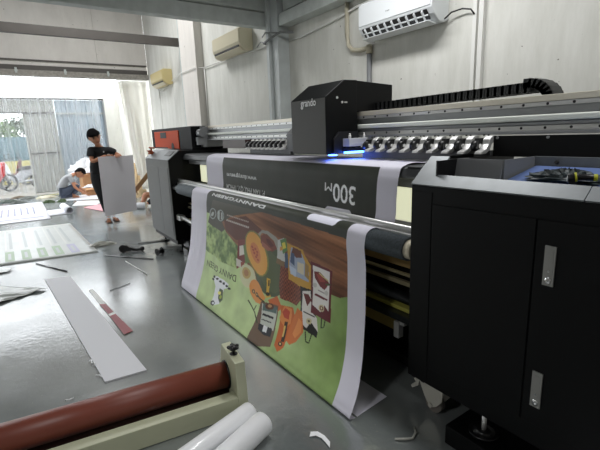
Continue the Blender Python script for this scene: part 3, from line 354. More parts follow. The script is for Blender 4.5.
# near cabinet : front x=1.6, y .3..1.38, slanted top with open tray
Y0,Y1=.30,1.38
t=MB()
t.box(1.6,1.615,Y0,Y1,.20,1.232)                 # front skin
t.box(1.615,2.42,Y1-.015,Y1,.20,1.232).box(1.615,2.42,Y0,Y0+.015,.20,1.232).box(1.615,2.42,Y0,Y1,.20,.22).box(2.40,2.42,Y0,Y1,.20,1.3)
t.prism([(1.6,1.232),(1.748,1.358),(2.42,1.358),(2.42,1.232)],'y',Y1-.014,Y1);t.prism([(1.6,1.232),(1.748,1.358),(2.42,1.358),(2.42,1.232)],'y',Y0,Y0+.014)
part(t,'near_cabinet_body',black,.004)
t=MB()  # slanted frame round the tray opening
def sl(a): return (1.6+.148*a,1.232+.126*a)
def slab(a0,a1,y0,y1):
    p=sl(a0);q=sl(a1);n=(-.006,.007);t.prism([p,q,(q[0]+n[0],q[1]+n[1]),(p[0]+n[0],p[1]+n[1])],'y',y0,y1)
slab(0,.36,.62,Y1);slab(.36,1,1.27,Y1)
part(t,'slanted_rim',slope,.0015)
t=MB();slab(0,.36,Y0,.617);part(t,'slanted_rim',slope,.0015)
t=MB();t.box(1.65,2.30,Y0+.02,Y1-.12,1.20,1.215);part(t,'tray_floor',charcoal)
t=MB();t.box(1.64,2.3,1.262,1.27,1.2,1.35);part(t,'tray_side',blackp)
t=MB();t.box(2.05,2.075,Y0,1.03,1.2,1.352);part(t,'tray_back_panel',slope)
t=MB();t.prism([(1.76,1.20),(1.79,1.352),(1.80,1.352),(1.772,1.2)],'y',1.03,1.262);t.box(1.79,2.06,1.022,1.03,1.2,1.352);part(t,'tray_divider',M('mid_grey_metal',(112,114,116),.5))
t=MB();t.prism([(1.72,1.25),(2.04,1.31),(2.04,1.305),(1.72,1.244)],'y',.35,1.01)
part(t,'blue_tray_cover',M('blue_plastic_sheet',(92,112,160),.45))
for y in (.92,.72): 
    t=MB();t.cyl((2.045,y,1.325),(2.035,y,1.33),.008,n=10);part(t,'screw',blackp)
# doors with handles
def door(y0,y1,z0,z1,hs,name='cabinet_door'):
    t=MB();t.box(1.594,1.6,y0,y1,z0,z1);d=part(t,name,black,.002)
    for (hy,hz,hh) in hs:
        t=MB();t.box(1.588,1.594,hy-.020,hy+.020,hz-hh/2,hz+hh/2);t.box(1.5865,1.588,hy-.012,hy+.012,hz-hh*.33,hz+hh*.40)
        h=part(t,'lift_handle',M('handle_grey',(150,150,146),.4,metal=.4),.002,d);h['label']='grey metal lift handle'
        t=MB();t.sphere((1.5875,hy,hz-hh*.36),.012,sc=(.4,1,1.2));t.cyl((1.585,hy,hz-.02),(1.588,hy,hz-.02),.004,n=10);part(t,'handle_knob',chrome,0,d)
door(.77,1.245,.30,1.152,[]);door(.34,.763,.30,1.152,[(.708,.982,.155),(.712,.462,.155)])
t=MB();t.box(1.597,1.6,1.255,1.375,.215,1.205);part(t,'corner_panel',black,.001)
t=MB()
for y in (1.36,1.30): t.box(1.61,2.4,y-.02,y+.0,.19,.20)
part(t,'bottom_rail',deep)
# castor
C0=(1.69,1.262)
t=MB();t.cyl((C0[0]-.018,C0[1],.05),(C0[0]+.018,C0[1],.05),.05,n=24);t.cyl((C0[0]-.02,C0[1],.05),(C0[0]+.02,C0[1],.05),.018,n=12,mi=1);wz=part(t,'castor_wheel',[M('grey_wheel',(120,114,108),.5),alu])
t=MB()
for dx in(-.038,.030): t.prism([(1.345,.165),(1.19,.165),(1.195,.10),(1.225,.06),(1.25,.042),(1.275,.045),(1.305,.085)],'x',C0[0]+dx,C0[0]+dx+.006)
t.box(C0[0]-.04,C0[0]+.04,1.19,1.345,.165,.2);t.prism([(1.34,.16),(1.375,.168),(1.38,.15),(1.365,.138),(1.40,.10),(1.39,.088),(1.35,.12)],'x',C0[0]-.038,C0[0]-.01)
t.cyl((C0[0]-.046,1.262,.05),(C0[0]-.038,1.262,.05),.012,n=14)
part(t,'castor_fork',M('grey_cast_metal',(186,184,174),.5))
# base box with levelling foot
t=MB();t.box(1.53,2.3,.30,1.08,.0,.10);part(t,'base_block',black,.004)
t=MB();t.cyl((1.625,.94,.10),(1.625,.94,.112),.065,n=28);t.cyl((1.625,.94,.112),(1.625,.94,.122),.05,.02,n=24);t.cyl((1.625,.94,.115),(1.625,.94,.20),.011,n=12,mi=1);part(t,'levelling_foot',[blackp,alu])
# far cabinet
F0,F1=5.27,6.33
t=MB();t.prism([(1.6,.19),(1.6,1.225),(1.75,1.34),(2.42,1.34),(2.42,.19)],'y',F0,F1);part(t,'far_cabinet_body',black,.004)
t=MB();t.box(1.592,1.6,F0+.002,F1-.002,.195,1.222);part(t,'far_cabinet_front',greypanel,.001)
t=MB();t.prism([(1.596,1.226),(1.748,1.343),(1.744,1.349),(1.590,1.230)],'y',F0,F1);part(t,'far_slanted_rim',slope)
t=MB();t.prism([(1.648,1.275),(1.718,1.329),(1.714,1.334),(1.644,1.280)],'y',F0+.08,F0+.30);part(t,'far_display',blackp)
for y0,y1 in((F0+.45,F1-.06),(F0+.04,F0+.44)):
    t=MB();t.box(1.587,1.592,y0,y1,.25,1.13);part(t,'far_cabinet_door',greypanel,.001)
t=MB();t.box(1.62,2.4,F0+.02,F1-.02,.13,.19);part(t,'far_plinth',deep)
for yy in(F0+.15,F1-.15):
    for xx in(1.72,2.3):
        t=MB();t.cyl((xx,yy,0),(xx,yy,.02),.06,n=20).cyl((xx,yy,.02),(xx,yy,.14),.016,n=10);part(t,'levelling_foot',blackp)
t=MB();t.box(1.66,1.80,5.05,5.22,.0,.10).box(1.7,1.74,5.1,5.3,.1,.2);part(t,'base_block',blackp,.004)
# station behind far cabinet (orange)
t=MB();t.box(1.935,2.45,5.30,7.1,1.345,1.64);part(t,'end_station_body',M('navy_black_metal',(6,7,11),.6,spec=.2),.004)
t=MB();t.box(1.925,1.937,5.78,6.93,1.35,1.60);d=part(t,'orange_door',orange,.002)
t=MB();t.box(1.920,1.926,6.32,6.60,1.50,1.585).box(1.921,1.926,6.3,6.9,1.35,1.368);part(t,'dark_window',deep,0,d)
t=MB();t.cyl((1.921,6.05,1.372),(1.926,6.05,1.372),.06,n=16);part(t,'door_knob',deep,0,d)
# platen and lower frame
t=MB();t.prism([(1.84,1.298),(1.805,1.285),(1.787,1.245),(1.787,1.235),(1.80,1.225),(2.2,1.225),(2.2,1.298)],'y',Y1+.005,F0);part(t,'platen',charcoal)
t=MB();t.box(1.79,2.3,Y1+.005,1.6,1.295,1.30);part(t,'end_table',charcoal)
t=MB();t.box(1.86,1.90,Y1+.005,F0-.005,1.17,1.22);part(t,'front_rail',aludark,.003)
t=MB();t.box(1.95,1.965,1.64,5.12,.945,1.155);part(t,'glowing_cream_panel',M('emissive_cream_panel',(236,238,206),.5,emit=(238,240,206),es=.75),.002)  # cream panel behind the sheet, emission added to its material to make it bright
t=MB();t.box(1.975,2.3,Y1+.005,F0-.005,.12,.84);part(t,'rear_body',deep)
t=MB();t.box(1.93,1.98,Y1+.005,F0-.005,1.16,1.2).box(1.93,1.98,Y1+.005,F0-.005,.84,.93);part(t,'dark_beam',blackp,.003)
t=MB();t.box(1.86,1.88,Y1+.005,F0-.005,.685,.775);ts=part(t,'tan_plate',tan)
t=MB()
for k in range(16): t.cyl((1.858,1.5+k*.24,.74),(1.861,1.5+k*.24,.74),.008,n=8)
part(t,'bolt_row',blackp,0,ts)
t=MB();t.box(1.80,1.83,Y1+.005,F0-.005,.655,.668).box(1.79,1.82,Y1+.005,F0-.005,.60,.625);part(t,'tie_bar',M('pale_bar',(170,160,130),.4,metal=.4),.003)
t=MB();t.cyl((1.84,Y1,.5),(1.84,F0,.5),.035,n=16);part(t,'steel_shaft',M('dark_steel',(60,62,64),.3,metal=.8))
t=MB();t.box(1.79,1.84,Y1+.005,F0-.005,.435,.46);part(t,'olive_bar',olive,.003)
t=MB();t.box(1.74,1.83,Y1+.005,F0-.005,.39,.432);part(t,'take_up_bar',M('anodised_dark_bar',(62,64,66),.35,metal=.6),.006)
t=MB();t.prism([(1.80,.375),(1.80,.285),(1.815,.28),(1.815,.38)],'y',1.63,F0-.1);part(t,'tan_plate',M('mustard_plate',(160,140,78),.55,var=.1))
t=MB();t.box(1.765,1.81,1.60,1.64,.26,.365).box(1.78,1.83,1.57,1.61,.345,.385);part(t,'bar_bracket',alu,.004)
t=MB();t.cyl((1.70,F0-.9,.45),(1.66,F0,.52),.022,n=14).box(1.63,1.7,F0-.14,F0,.47,.53);part(t,'tension_arm',alu)
t=MB();t.box(1.85,2.3,Y1+.005,F0-.005,.04,.10);part(t,'floor_beam',blackp,.004)
t=MB();t.box(1.88,1.90,4.85,4.95,.72,.86);part(t,'red_switch',M('red_switch',(150,52,56),.4))
# chrome bar and roller
t=MB();t.cyl((1.712,Y1+.003,.972),(1.712,F0-.003,.972),.018,n=24);t.box(1.684,1.70,Y1+.003,F0-.003,.921,.952).box(1.70,1.735,Y1+.003,F0-.003,.945,.956);part(t,'chrome_guide_bar',satin,.003)
rub=M('textured_grey_roller',(74,82,87),.75,var=.3,scale=90,bump=.3,bscale=200)
t=MB();t.cyl((1.645,Y1+.045,.885),(1.645,5.04,.885),.064,n=40);rl=part(t,'front_roller',rub)
t=MB();t.cyl((1.645,Y1+.005,.885),(1.645,Y1+.045,.885),.052,n=28);part(t,'roller_end_cap',cream,0,rl)
t=MB();t.cyl((1.645,5.04,.885),(1.645,F0-.002,.885),.03,n=20);part(t,'roller_axle',blackp,0,rl)
# gantry beam
def strip(x0,x1,z0,z1,m,name,bev=.002,y0=.1,y1=6.9): 
    t=MB();t.box(x0,x1,y0,y1,z0,z1);return part(t,name,m,bev)
strip(2.16,2.42,1.47,1.62,aludark,'gantry_beam',y1=6.85)
strip(2.13,2.42,1.606,1.636,M('pale_profile',(226,220,204),.35,metal=.2),'gantry_top_profile')
hm=M('hole_black',(10,10,12),.8)
def holed(x0,z0,z1,zc,name):
    t=MB();t.box(x0,2.16,.1,6.9,z0,z1)
    for k in range(55): t.cyl((x0-.001,.45+k*.115,zc),(x0+.002,.45+k*.115,zc),.0068,n=10,mi=1)
    part(t,name,[alu,hm])
holed(2.13,1.586,1.604,1.595,'upper_hole_rail')
strip(2.11,2.16,1.517,1.546,M('white_linear_rail',(238,242,234),.3,metal=0),'linear_rail',.006)
strip(2.13,2.16,1.497,1.512,aludark,'gantry_groove')
holed(2.125,1.472,1.494,1.484,'lower_hole_rail')
strip(2.10,2.16,1.455,1.470,aludark,'gantry_lip')
t=MB();t.box(2.09,2.11,.1,1.262,1.345,1.45);pl=part(t,'black_cover_plate',black,.002)
for yy in(.99,1.24):
    t=MB();t.cyl((2.085,yy,1.44),(2.09,yy,1.44),.007,n=10);part(t,'screw',aludark,0,pl)
t=MB();t.box(2.03,2.10,3.98,4.55,1.365,1.455);part(t,'dark_red_cover',M('dark_red_metal',(58,36,36),.4),.003)
t=MB();t.box(2.05,2.40,5.2,5.28,1.37,1.63).box(1.98,2.05,5.2,5.26,1.40,1.5).cyl((2.03,5.15,1.55),(2.03,5.25,1.55),.05,n=14);part(t,'end_block',aludark,.003)
# grey end cover left of carriage
t=MB();t.prism([(2.04,1.345),(2.04,1.50),(2.09,1.545),(2.16,1.545),(2.16,1.345)],'y',3.05,3.19);part(t,'grey_side_cover',charcoal,.003)
# pinch rollers
br0=w0=None
def pinch(y,first=None):
    global br0,w0
    if br0 is None:
        t=MB();a=MB()
        pr=[(2.12,1.45),(2.085,1.452),(2.06,1.435),(2.052,1.41),(2.03,1.385),(1.99,1.372),(1.985,1.36),(2.03,1.362),(2.065,1.38),(2.078,1.41),(2.12,1.43)]
        t.prism(pr,'y',y-.028,y+.012);t.cyl((2.055,y-.02,1.452),(2.055,y-.02,1.46),.006,n=8,mi=1);t.cyl((2.055,y+.005,1.452),(2.055,y+.005,1.46),.006,n=8,mi=1)
        br0=part(t,'pinch_bracket',[alu,blackp],.002)
        a.cyl((2.04,y+.016,1.40),(2.04,y+.052,1.40),.030,n=20);a.cyl((2.04,y+.012,1.40),(2.04,y+.056,1.40),.012,n=10,mi=1);a.box(2.035,2.12,y+.02,y+.045,1.42,1.44)
        w0=part(a,'pinch_wheel',[blackp,alu],0,br0);br0['y0']=y;return
    b=br0.copy();COL.objects.link(b);b.parent=PR;b.location=(0,y-br0['y0'],0)
    c=w0.copy();COL.objects.link(c);c.parent=b
for k in range(9): pinch(1.29+k*.104)
for k in range(9): pinch(3.24+k*.083)
t=MB();t.box(2.08,2.12,1.27,2.25,1.312,1.375);part(t,'pinch_bed_plate',charcoal,.001);t=MB();t.box(2.08,2.12,3.2,3.98,1.312,1.375);part(t,'pinch_bed_plate',charcoal,.001)
# carriage
CY0,CY1=2.31,2.735
t=MB();t.prism([(1.80,1.347),(1.80,1.735),(1.966,1.85),(2.085,1.852),(2.085,1.65),(2.10,1.35)],'y',CY0,CY1);CA=part(t,'print_carriage',black,.004)
t=MB();t.prism([(2.088,1.85),(2.088,1.642),(2.45,1.642),(2.45,1.832)],'y',CY0+.01,CY1-.01);part(t,'carriage_rear_box',black,.003,CA)
t=MB();t.box(1.797,1.80,CY0+.004,CY1-.004,1.352,1.73);part(t,'carriage_front_panel',M('dark_grey_panel',(78,76,74),.55),.001,CA)
V,T=text_tris('grando',.018)
t=MB();wd=.185;vs=[(1.7955,2.60-p[0]*wd/V[:,0].max(),1.686+p[1]*.052) for p in V];t.add(vs,[tuple(q) for q in T]);part(t,'grando_lettering',M('white_print',(255,255,255),.6),0,CA)
for sx,sz in((1.90,1.73),(1.945,1.70)):
    t=MB();t.cyl((sx,CY0-.004,sz),(sx,CY0,sz),.009,n=10);part(t,'screw',alu,0,CA)
t=MB();t.box(1.965,1.99,CY0-.004,CY0,1.695,1.705);part(t,'latch',alu,0,CA)
t=MB();t.prism([(1.85,1.352),(1.85,1.45),(1.90,1.50),(2.08,1.50),(2.08,1.352)],'y',CY0-.02,CY0);part(t,'carriage_side_plate',M('side_black_metal',(13,14,19),.45),.003,CA)
t=MB();t.box(1.93,2.19,CY0-.09,CY0-.02,1.398,1.452).box(1.945,2.18,CY0-.092,CY0-.088,1.41,1.42);CV=part(t,'ink_valve_block',M('pale_grey_block',(196,198,204),.4),.004,CA)
for x in(1.965,2.10,2.15):
    t=MB();t.cyl((x,CY0-.055,1.452),(x,CY0-.055,1.475),.010,n=12).cyl((x,CY0-.055,1.475),(x,CY0-.055,1.487),.007,n=12);part(t,'valve_knob',alu,0,CA)
t=MB()
for x in(1.95,2.0,2.05,2.10,2.15): t.cyl((x,CY0-.055,1.385),(x,CY0-.055,1.40),.014,n=12)
t.box(1.93,2.19,CY0-.08,CY0-.02,1.365,1.386);part(t,'print_head_foot',M('blue_black_metal',(26,30,52)),0,CA)
led=M('ultraviolet_lamp',(90,130,255),.4,emit=(60,110,255),es=14)
t=MB();t.box(1.93,2.10,CY0-.075,CY0-.03,1.350,1.362);t.box(1.83,1.87,CY0-.03,CY0+.02,1.338,1.346);part(t,'curing_lamp',led,0,CA)
# cable chain
chm=M('chain_black',(24,26,28),.4)
t=MB();ys=np.arange(2.40,1.20,-.042)
for y in ys:
    z=1.672+.018*(2.40-y)/1.2
    t.box(2.26,2.275,y-.036,y,z-.026,z+.026).box(2.365,2.38,y-.036,y,z-.026,z+.026).box(2.26,2.38,y-.026,y-.010,z-.026,z+.026).box(2.262,2.378,y-.040,y,z-.02,z+.02)
for a in range(8):
    an=PI/2-a*PI/2/7;c=(2.32,1.20,1.63)
    cy=1.20-.11*math.cos(an);cz=1.62+.09*math.sin(an);mm=Matrix.Translation((0,cy,cz))@Matrix.Rotation(-(PI/2-an),4,'X')
    mm=Matrix.Translation((0,cy,cz))@Matrix.Rotation((PI/2-an),4,'X')
    for x0,x1 in((2.26,2.275),(2.365,2.38),(2.262,2.378)): t.box(x0,x1,-.02,.02,-.024,.024,mtx=mm)
part(t,'cable_chain',chm)
t=MB();t.box(2.25,2.40,1.15,2.4,1.636,1.642);part(t,'chain_tray',alu)
# xL,zL,yL, xR,zR,yR
SP=[(2.22,1.305,4.44,2.22,1.305,1.62),(2.0,1.305,4.44,2.0,1.305,1.62),(1.835,1.305,4.44,1.835,1.305,1.62),(1.79,1.288,4.44,1.79,1.288,1.62),(1.772,1.245,4.44,1.772,1.245,1.62),
(1.766,1.12,4.45,1.766,1.12,1.63),(1.765,.985,4.46,1.765,.985,1.64),(1.755,.935,4.46,1.755,.935,1.65),(1.725,.918,4.46,1.725,.918,1.66),(1.69,.940,4.46,1.69,.940,1.67),
(1.66,.9555,4.46,1.66,.9555,1.68),(1.625,.9545,4.46,1.625,.9545,1.685),(1.592,.932,4.46,1.592,.932,1.69),(1.577,.885,4.46,1.577,.885,1.69),
(1.55,.75,4.43,1.56,.75,1.665),(1.505,.58,4.36,1.52,.58,1.625),(1.42,.375,4.225,1.465,.38,1.58),(1.32,.205,4.11,1.395,.20,1.53),(1.265,.10,4.07,1.325,.10,1.49),
(1.232,.045,4.035,1.28,.045,1.475),(1.225,.014,4.02,1.262,.014,1.472),(1.245,.004,4.02,1.285,.004,1.474),(1.33,.003,4.02,1.36,.003,1.48),(1.52,.003,4.02,1.56,.012,1.492)]
def cr(P,n):
    P=np.array(P,float);d=np.r_[0,np.cumsum(np.linalg.norm(np.diff(P[:,:3],axis=0)+np.diff(P[:,3:6],axis=0),axis=1)/2)]
    s=np.linspace(0,d[-1],n);out=np.zeros((n,P.shape[1]))
    m=np.gradient(P,d,axis=0)
    i=np.clip(np.searchsorted(d,s,side='right')-1,0,len(d)-2);h=(d[i+1]-d[i]);t=((s-d[i])/h)[:,None];h=h[:,None]
    out=(2*t**3-3*t**2+1)*P[i]+(t**3-2*t**2+t)*h*m[i]+(-2*t**3+3*t**2)*P[i+1]+(t**3-t**2)*h*m[i+1]
    return s,out,d[-1]
W=2.70
def sheet(ns,nu):
    s,E,L=cr(SP,ns);u=np.linspace(0,1,nu)[None,:,None]
    A=E[:,None,[0,2,1]];B=E[:,None,[3,5,4]]
    return s,np.linspace(0,W,nu),A*(1-u)+B*u
# ------------------------------------------------------------ printed sheet
RES=.004
ns=int(2.2676/RES)+1;nu=int(W/RES)+1
S_,U_,G_=sheet(ns,nu)
Ls=S_[-1]
def vnoise(h,w,sy,sx,seed):
    r=np.random.default_rng(seed);g=r.random((int(h/sy)+3,int(w/sx)+3));y=np.arange(h)/sy;x=np.arange(w)/sx
    yi=y.astype(int);xi=x.astype(int);fy=(y-yi)[:,None];fx=(x-xi)[None,:];fy=fy*fy*(3-2*fy);fx=fx*fx*(3-2*fx)
    a=g[yi][:,xi];b=g[yi][:,xi+1];c=g[yi+1][:,xi];d=g[yi+1][:,xi+1]
    return (a*(1-fx)+b*fx)*(1-fy)+(c*(1-fx)+d*fx)*fy
def fractal(h,w,sy,sx,seed): return (vnoise(h,w,sy,sx,seed)+.5*vnoise(h,w,sy/2,sx/2,seed+1)+.25*vnoise(h,w,sy/4,sx/4,seed+2))/1.75
SS=S_[:,None]+0*U_[None,:];UU=0*S_[:,None]+U_[None,:]
CV_=np.zeros((ns,nu,3));CV_[:]=(214,212,224)
def lerp(a,b,t): t=np.clip(t,0,1)[...,None];return np.array(a)*(1-t)+np.array(b)*t
# print area
pm=(UU>W*.155)&(UU<W*.943)&(SS>.435)&(SS<2.18)
green=lerp((172,194,134),(120,148,80),(UU-1.5)/1.0+.9*(fractal(ns,nu,40,50,5)-.5)*(UU>1.3))
green=green*(1+.10*(fractal(ns,nu,26,26,11)[...,None]-.5)*2)
dark=lerp((46,50,42),(58,60,52),fractal(ns,nu,60,20,9))
CV_[pm]=np.where((SS>1.17)[...,None],green,dark)[pm]
fr=fractal(ns,nu,14,160,21);sk=vnoise(ns,nu,3,90,22)
# slanted wood grain: sample noise along a tilt
tilt=(np.clip(np.arange(ns)[:,None]-(np.arange(nu)[None,:]*.10).astype(int),0,ns-1)).astype(int)
wf=fr[tilt,np.arange(nu)[None,:]];wk=sk[tilt,np.arange(nu)[None,:]]
wood=lerp((90,54,34),(178,116,74),wf*1.5-.25)*(0.86+.28*wk[...,None])
lf=fractal(ns,nu,12,13,31);leafy=lerp((84,112,60),(168,190,120),(lf-.3)*2.4)
gx=(np.sin(UU*2*PI/.035)>0.2);gy=(np.sin(SS*2*PI/.03)>0.0);bask=np.where((gx^gy)[...,None],np.array((132,68,44)),np.array((88,44,32)))*(.85+.3*fr[...,None])
TEX={'wood':wood,'leafy':leafy,'basket':bask}
def inpoly(P,i0,i1,j0,j1):
    y=S_[i0:i1][:,None];x=U_[j0:j1][None,:];ins=np.zeros((i1-i0,j1-j0),bool);n=len(P)
    for a in range(n):
        xa,ya=P[a];xb,yb=P[(a+1)%n]
        if ya==yb: continue
        c=((ya>y)!=(yb>y))&(x<(xb-xa)*(y-ya)/(yb-ya)+xa);ins^=c
    return ins
def fillpoly(P,fill):
    us=[p[0] for p in P];ss=[p[1] for p in P]
    i0=max(0,int(np.searchsorted(S_,min(ss)))-1);i1=min(ns,int(np.searchsorted(S_,max(ss)))+1);j0=max(0,int(min(us)/RES)-1);j1=min(nu,int(max(us)/RES)+2)
    if i1<=i0 or j1<=j0: return
    k=inpoly(P,i0,i1,j0,j1)&pm[i0:i1,j0:j1]
    CV_[i0:i1,j0:j1][k]=TEX[fill][i0:i1,j0:j1][k] if isinstance(fill,str) else fill
for fl,P in ART: fillpoly(P,fl if isinstance(fl,str) else tuple(fl))
def ttext(txt,u0,s0,h,width,col,bold=0.02,slant=0.0):
    # upside down on the hanging sheet: starts at u0 and runs towards smaller u, tops point down the sheet
    V,T=text_tris(txt,bold);k=width/V[:,0].max()
    for t in T:
        P=[(u0-V[i,0]*k,s0+V[i,1]*h+slant*V[i,0]*k) for i in t];fillpoly(P,col)
ttext('300',2.365,.572,.125,.215,(236,238,238),.012,-.02);ttext('M',2.14,.566,.062,.078,(220,222,222),.0)
ttext('www.dannygreen.vn',1.11,.592,.042,.60,(206,208,206),.02)
ttext('P. TAN PHU, Q.7, TPHCM',1.245,.705,.05,.75,(186,188,184),.01)
def rrect(u0,u1,s0,s1,r,col):
    P=[]
    for cx,cy,a0 in((u1-r,s1-r,0),(u0+r,s1-r,90),(u0+r,s0+r,180),(u1-r,s0+r,270)):
        for a in range(0,91,15): P.append((cx+r*math.cos(math.radians(a0+a)),cy+r*math.sin(math.radians(a0+a))))
    fillpoly(P,col)
rrect(2.065,2.345,.728,.86,.045,(224,224,232));rrect(2.12,2.42,.88,.985,.03,(216,216,230))
ttext('DANNYGREEN',1.56,.957,.032,1.03,(196,198,198),.03)
ttext('DANNY GREEN',1.11,1.635,.058,.62,(44,54,34),.012,-.005)
me=bpy.data.meshes.new('printed_banner');nv=ns*nu
# gentle waviness of the free hanging film
G2=G_.copy();hang=np.clip((S_-1.15)/.4,0,1)*np.clip((2.0-S_)/.3,0,1)
G2[:,:,0]+= (hang[:,None]*(.006*np.sin(UU*9+2*SS)+.004*np.sin(UU*23)))
G2[:,:,0]+= ((UU<.41)*hang[:,None]*.004*np.sin(UU*60+SS*4))
me.vertices.add(nv);me.vertices.foreach_set('co',G2.reshape(-1))
idx=np.arange(nv).reshape(ns,nu);q=np.stack([idx[:-1,:-1],idx[:-1,1:],idx[1:,1:],idx[1:,:-1]],-1).reshape(-1,4);nf=len(q)
me.loops.add(nf*4);me.loops.foreach_set('vertex_index',q.reshape(-1));me.polygons.add(nf);me.polygons.foreach_set('loop_start',np.arange(nf)*4);me.polygons.foreach_set('loop_total',np.full(nf,4))
me.polygons.foreach_set('use_smooth',np.ones(nf,bool));me.update(calc_edges=True)
ca=me.color_attributes.new('print','FLOAT_COLOR','POINT')
gl=CV_.mean(-1,keepdims=True);CV_[pm]=(gl*.10+CV_*.96)[pm].clip(0,255);c=CV_/255.;lin=np.where(c<=.04045,c/12.92,((c+.055)/1.055)**2.4);ca.data.foreach_set('color',np.concatenate([lin,np.ones((ns,nu,1))],-1).reshape(-1))
bmat=bpy.data.materials.new('printed_vinyl');bmat.use_nodes=True;nt=bmat.node_tree;b=nt.nodes['Principled BSDF'];b.inputs['Roughness'].default_value=.5;b.inputs['Specular IOR Level'].default_value=.22
at=nt.nodes.new('ShaderNodeVertexColor');at.layer_name='print'
gm=nt.nodes.new('ShaderNodeNewGeometry');mx=nt.nodes.new('ShaderNodeMix');mx.data_type='RGBA';mx.inputs[7].default_value=srgb((226,224,234))+(1,)
nt.links.new(at.outputs[0],mx.inputs[6])
nt.links.new(at.outputs[0],b.inputs['Base Color'])
me.materials.append(bmat);bo=bpy.data.objects.new('printed_banner',me);COL.objects.link(bo)
tag(bo,'long printed banner with food pictures draped over the printer roller to the floor','banner')
# ------------------------------------------------------------ laminator (front)
LA=empty('cold_laminator','cream manual laminator with a long red rubber roller in the foreground','laminator',(.812,1.868,0),-math.radians(7.5))
t=MB();t.prism([(0,0),(.40,0),(.36,.10),(.27,.308),(.015,.308),(.0,.10)],'x',0,.056);t.build('end_plate',lamp_cream,LA,.004)
t=MB();t.cyl((-.008,.195,.152),(.001,.195,.152),.081,n=40);t.build('roller_slot',blackp,LA)
t=MB();t.cyl((-1.40,.195,.152),(-.006,.195,.152),.074,n=56);t.build('rubber_roller',rubber,LA)
t=MB();t.cyl((-1.40,.215,.040),(0,.215,.040),.036,n=32);t.build('lower_roller',M('dark_rubber',(70,36,30),.5),LA)
t=MB();t.box(-1.40,0,.001,.075,.003,.112);t.build('base_beam',lamp_cream,LA,.003)
t=MB();t.prism([(0,0),(.40,0),(.36,.10),(.27,.308),(.015,.308),(.0,.10)],'x',-1.456,-1.40);t.build('end_plate',lamp_cream,LA,.004)
for kx in(.028,-1.428):
    t=MB();t.cyl((kx,.12,.305),(kx,.12,.312),.022,n=20).cyl((kx,.12,.312),(kx,.12,.335),.008,n=12).cyl((kx,.12,.333),(kx,.12,.343),.018,.028,n=20)
    for a in range(5):
        an=a*2*PI/5+.3;t.sphere((kx+.024*math.cos(an),.12+.024*math.sin(an),.35),.0125,sc=(1,1,.8),n=12,m=8)
    t.sphere((kx,.12,.35),.022,sc=(1,1,.6));t.build('clamp_knob',blackp,LA)
# rolls of film
def roll(label,a,b,r,core=.02):
    t=MB();d=(Vector(b)-Vector(a)).normalized();a=Vector(a);b=Vector(b);up=Vector((0,0,1));x=d.cross(up).normalized();y=x.cross(d)
    n=40;R0=[r-.012,r-.003,r,r,r-.003,r-.012];D0=[0,.002,.010,-.010,-.002,0];vs=[]
    for k in range(6):
        base=a if k<3 else b
        for i in range(n): an=2*PI*i/n;vs.append(base+d*D0[k]+R0[k]*(x*math.cos(an)+y*math.sin(an)))
    t.add(vs,[(k*n+i,k*n+(i+1)%n,(k+1)*n+(i+1)%n,(k+1)*n+i) for k in range(5) for i in range(n)],0,True)
    for base,k in((a,0),(b,5)):
        vs2=[base+(r-.012)*(x*math.cos(2*PI*i/n)+y*math.sin(2*PI*i/n)) for i in range(n)]+[base+core*(x*math.cos(2*PI*i/n)+y*math.sin(2*PI*i/n)) for i in range(n)]+[base+(b-a).normalized()*(.03 if k==0 else -.03)+core*(x*math.cos(2*PI*i/n)+y*math.sin(2*PI*i/n)) for i in range(n)]
        t.add(vs2,[(i,(i+1)%n,(i+1)%n+n,i+n) for i in range(n)]);t.add(vs2,[(n+i,n+(i+1)%n,(i+1)%n+2*n,i+2*n) for i in range(n)],0,True);t.add(vs2,[tuple(range(2*n,3*n))])
    o=t.build('film_roll',vinylw);return tag(o,label,'roll',None)
roll('glossy white film roll in front, nearest the camera, right of its twin',(.858,1.675,.0605),(.13,1.375,.0605),.0605)
roll('glossy white film roll tucked between the laminator and its twin',(.848,1.797,.055),(.05,1.56,.055),.055)
# ------------------------------------------------------------ things on the floor
def flat(name,label,cat,pts,th,m,curl=0,mats=None,group=None,z0=.001,lift=None):
    n=len(pts);t=MB();t.prism([(p[0],p[1]) for p in pts],'z',z0,z0+th);o=t.build(name,m);return tag(o,label,cat,group)
flat('foam_board','long white foam board strip lying on the floor beyond the laminator','board',[(.093,5.288),(.334,5.214),(.520,2.65),(.268,2.672)],.010,M('matte_white_board',(206,207,212),.5))
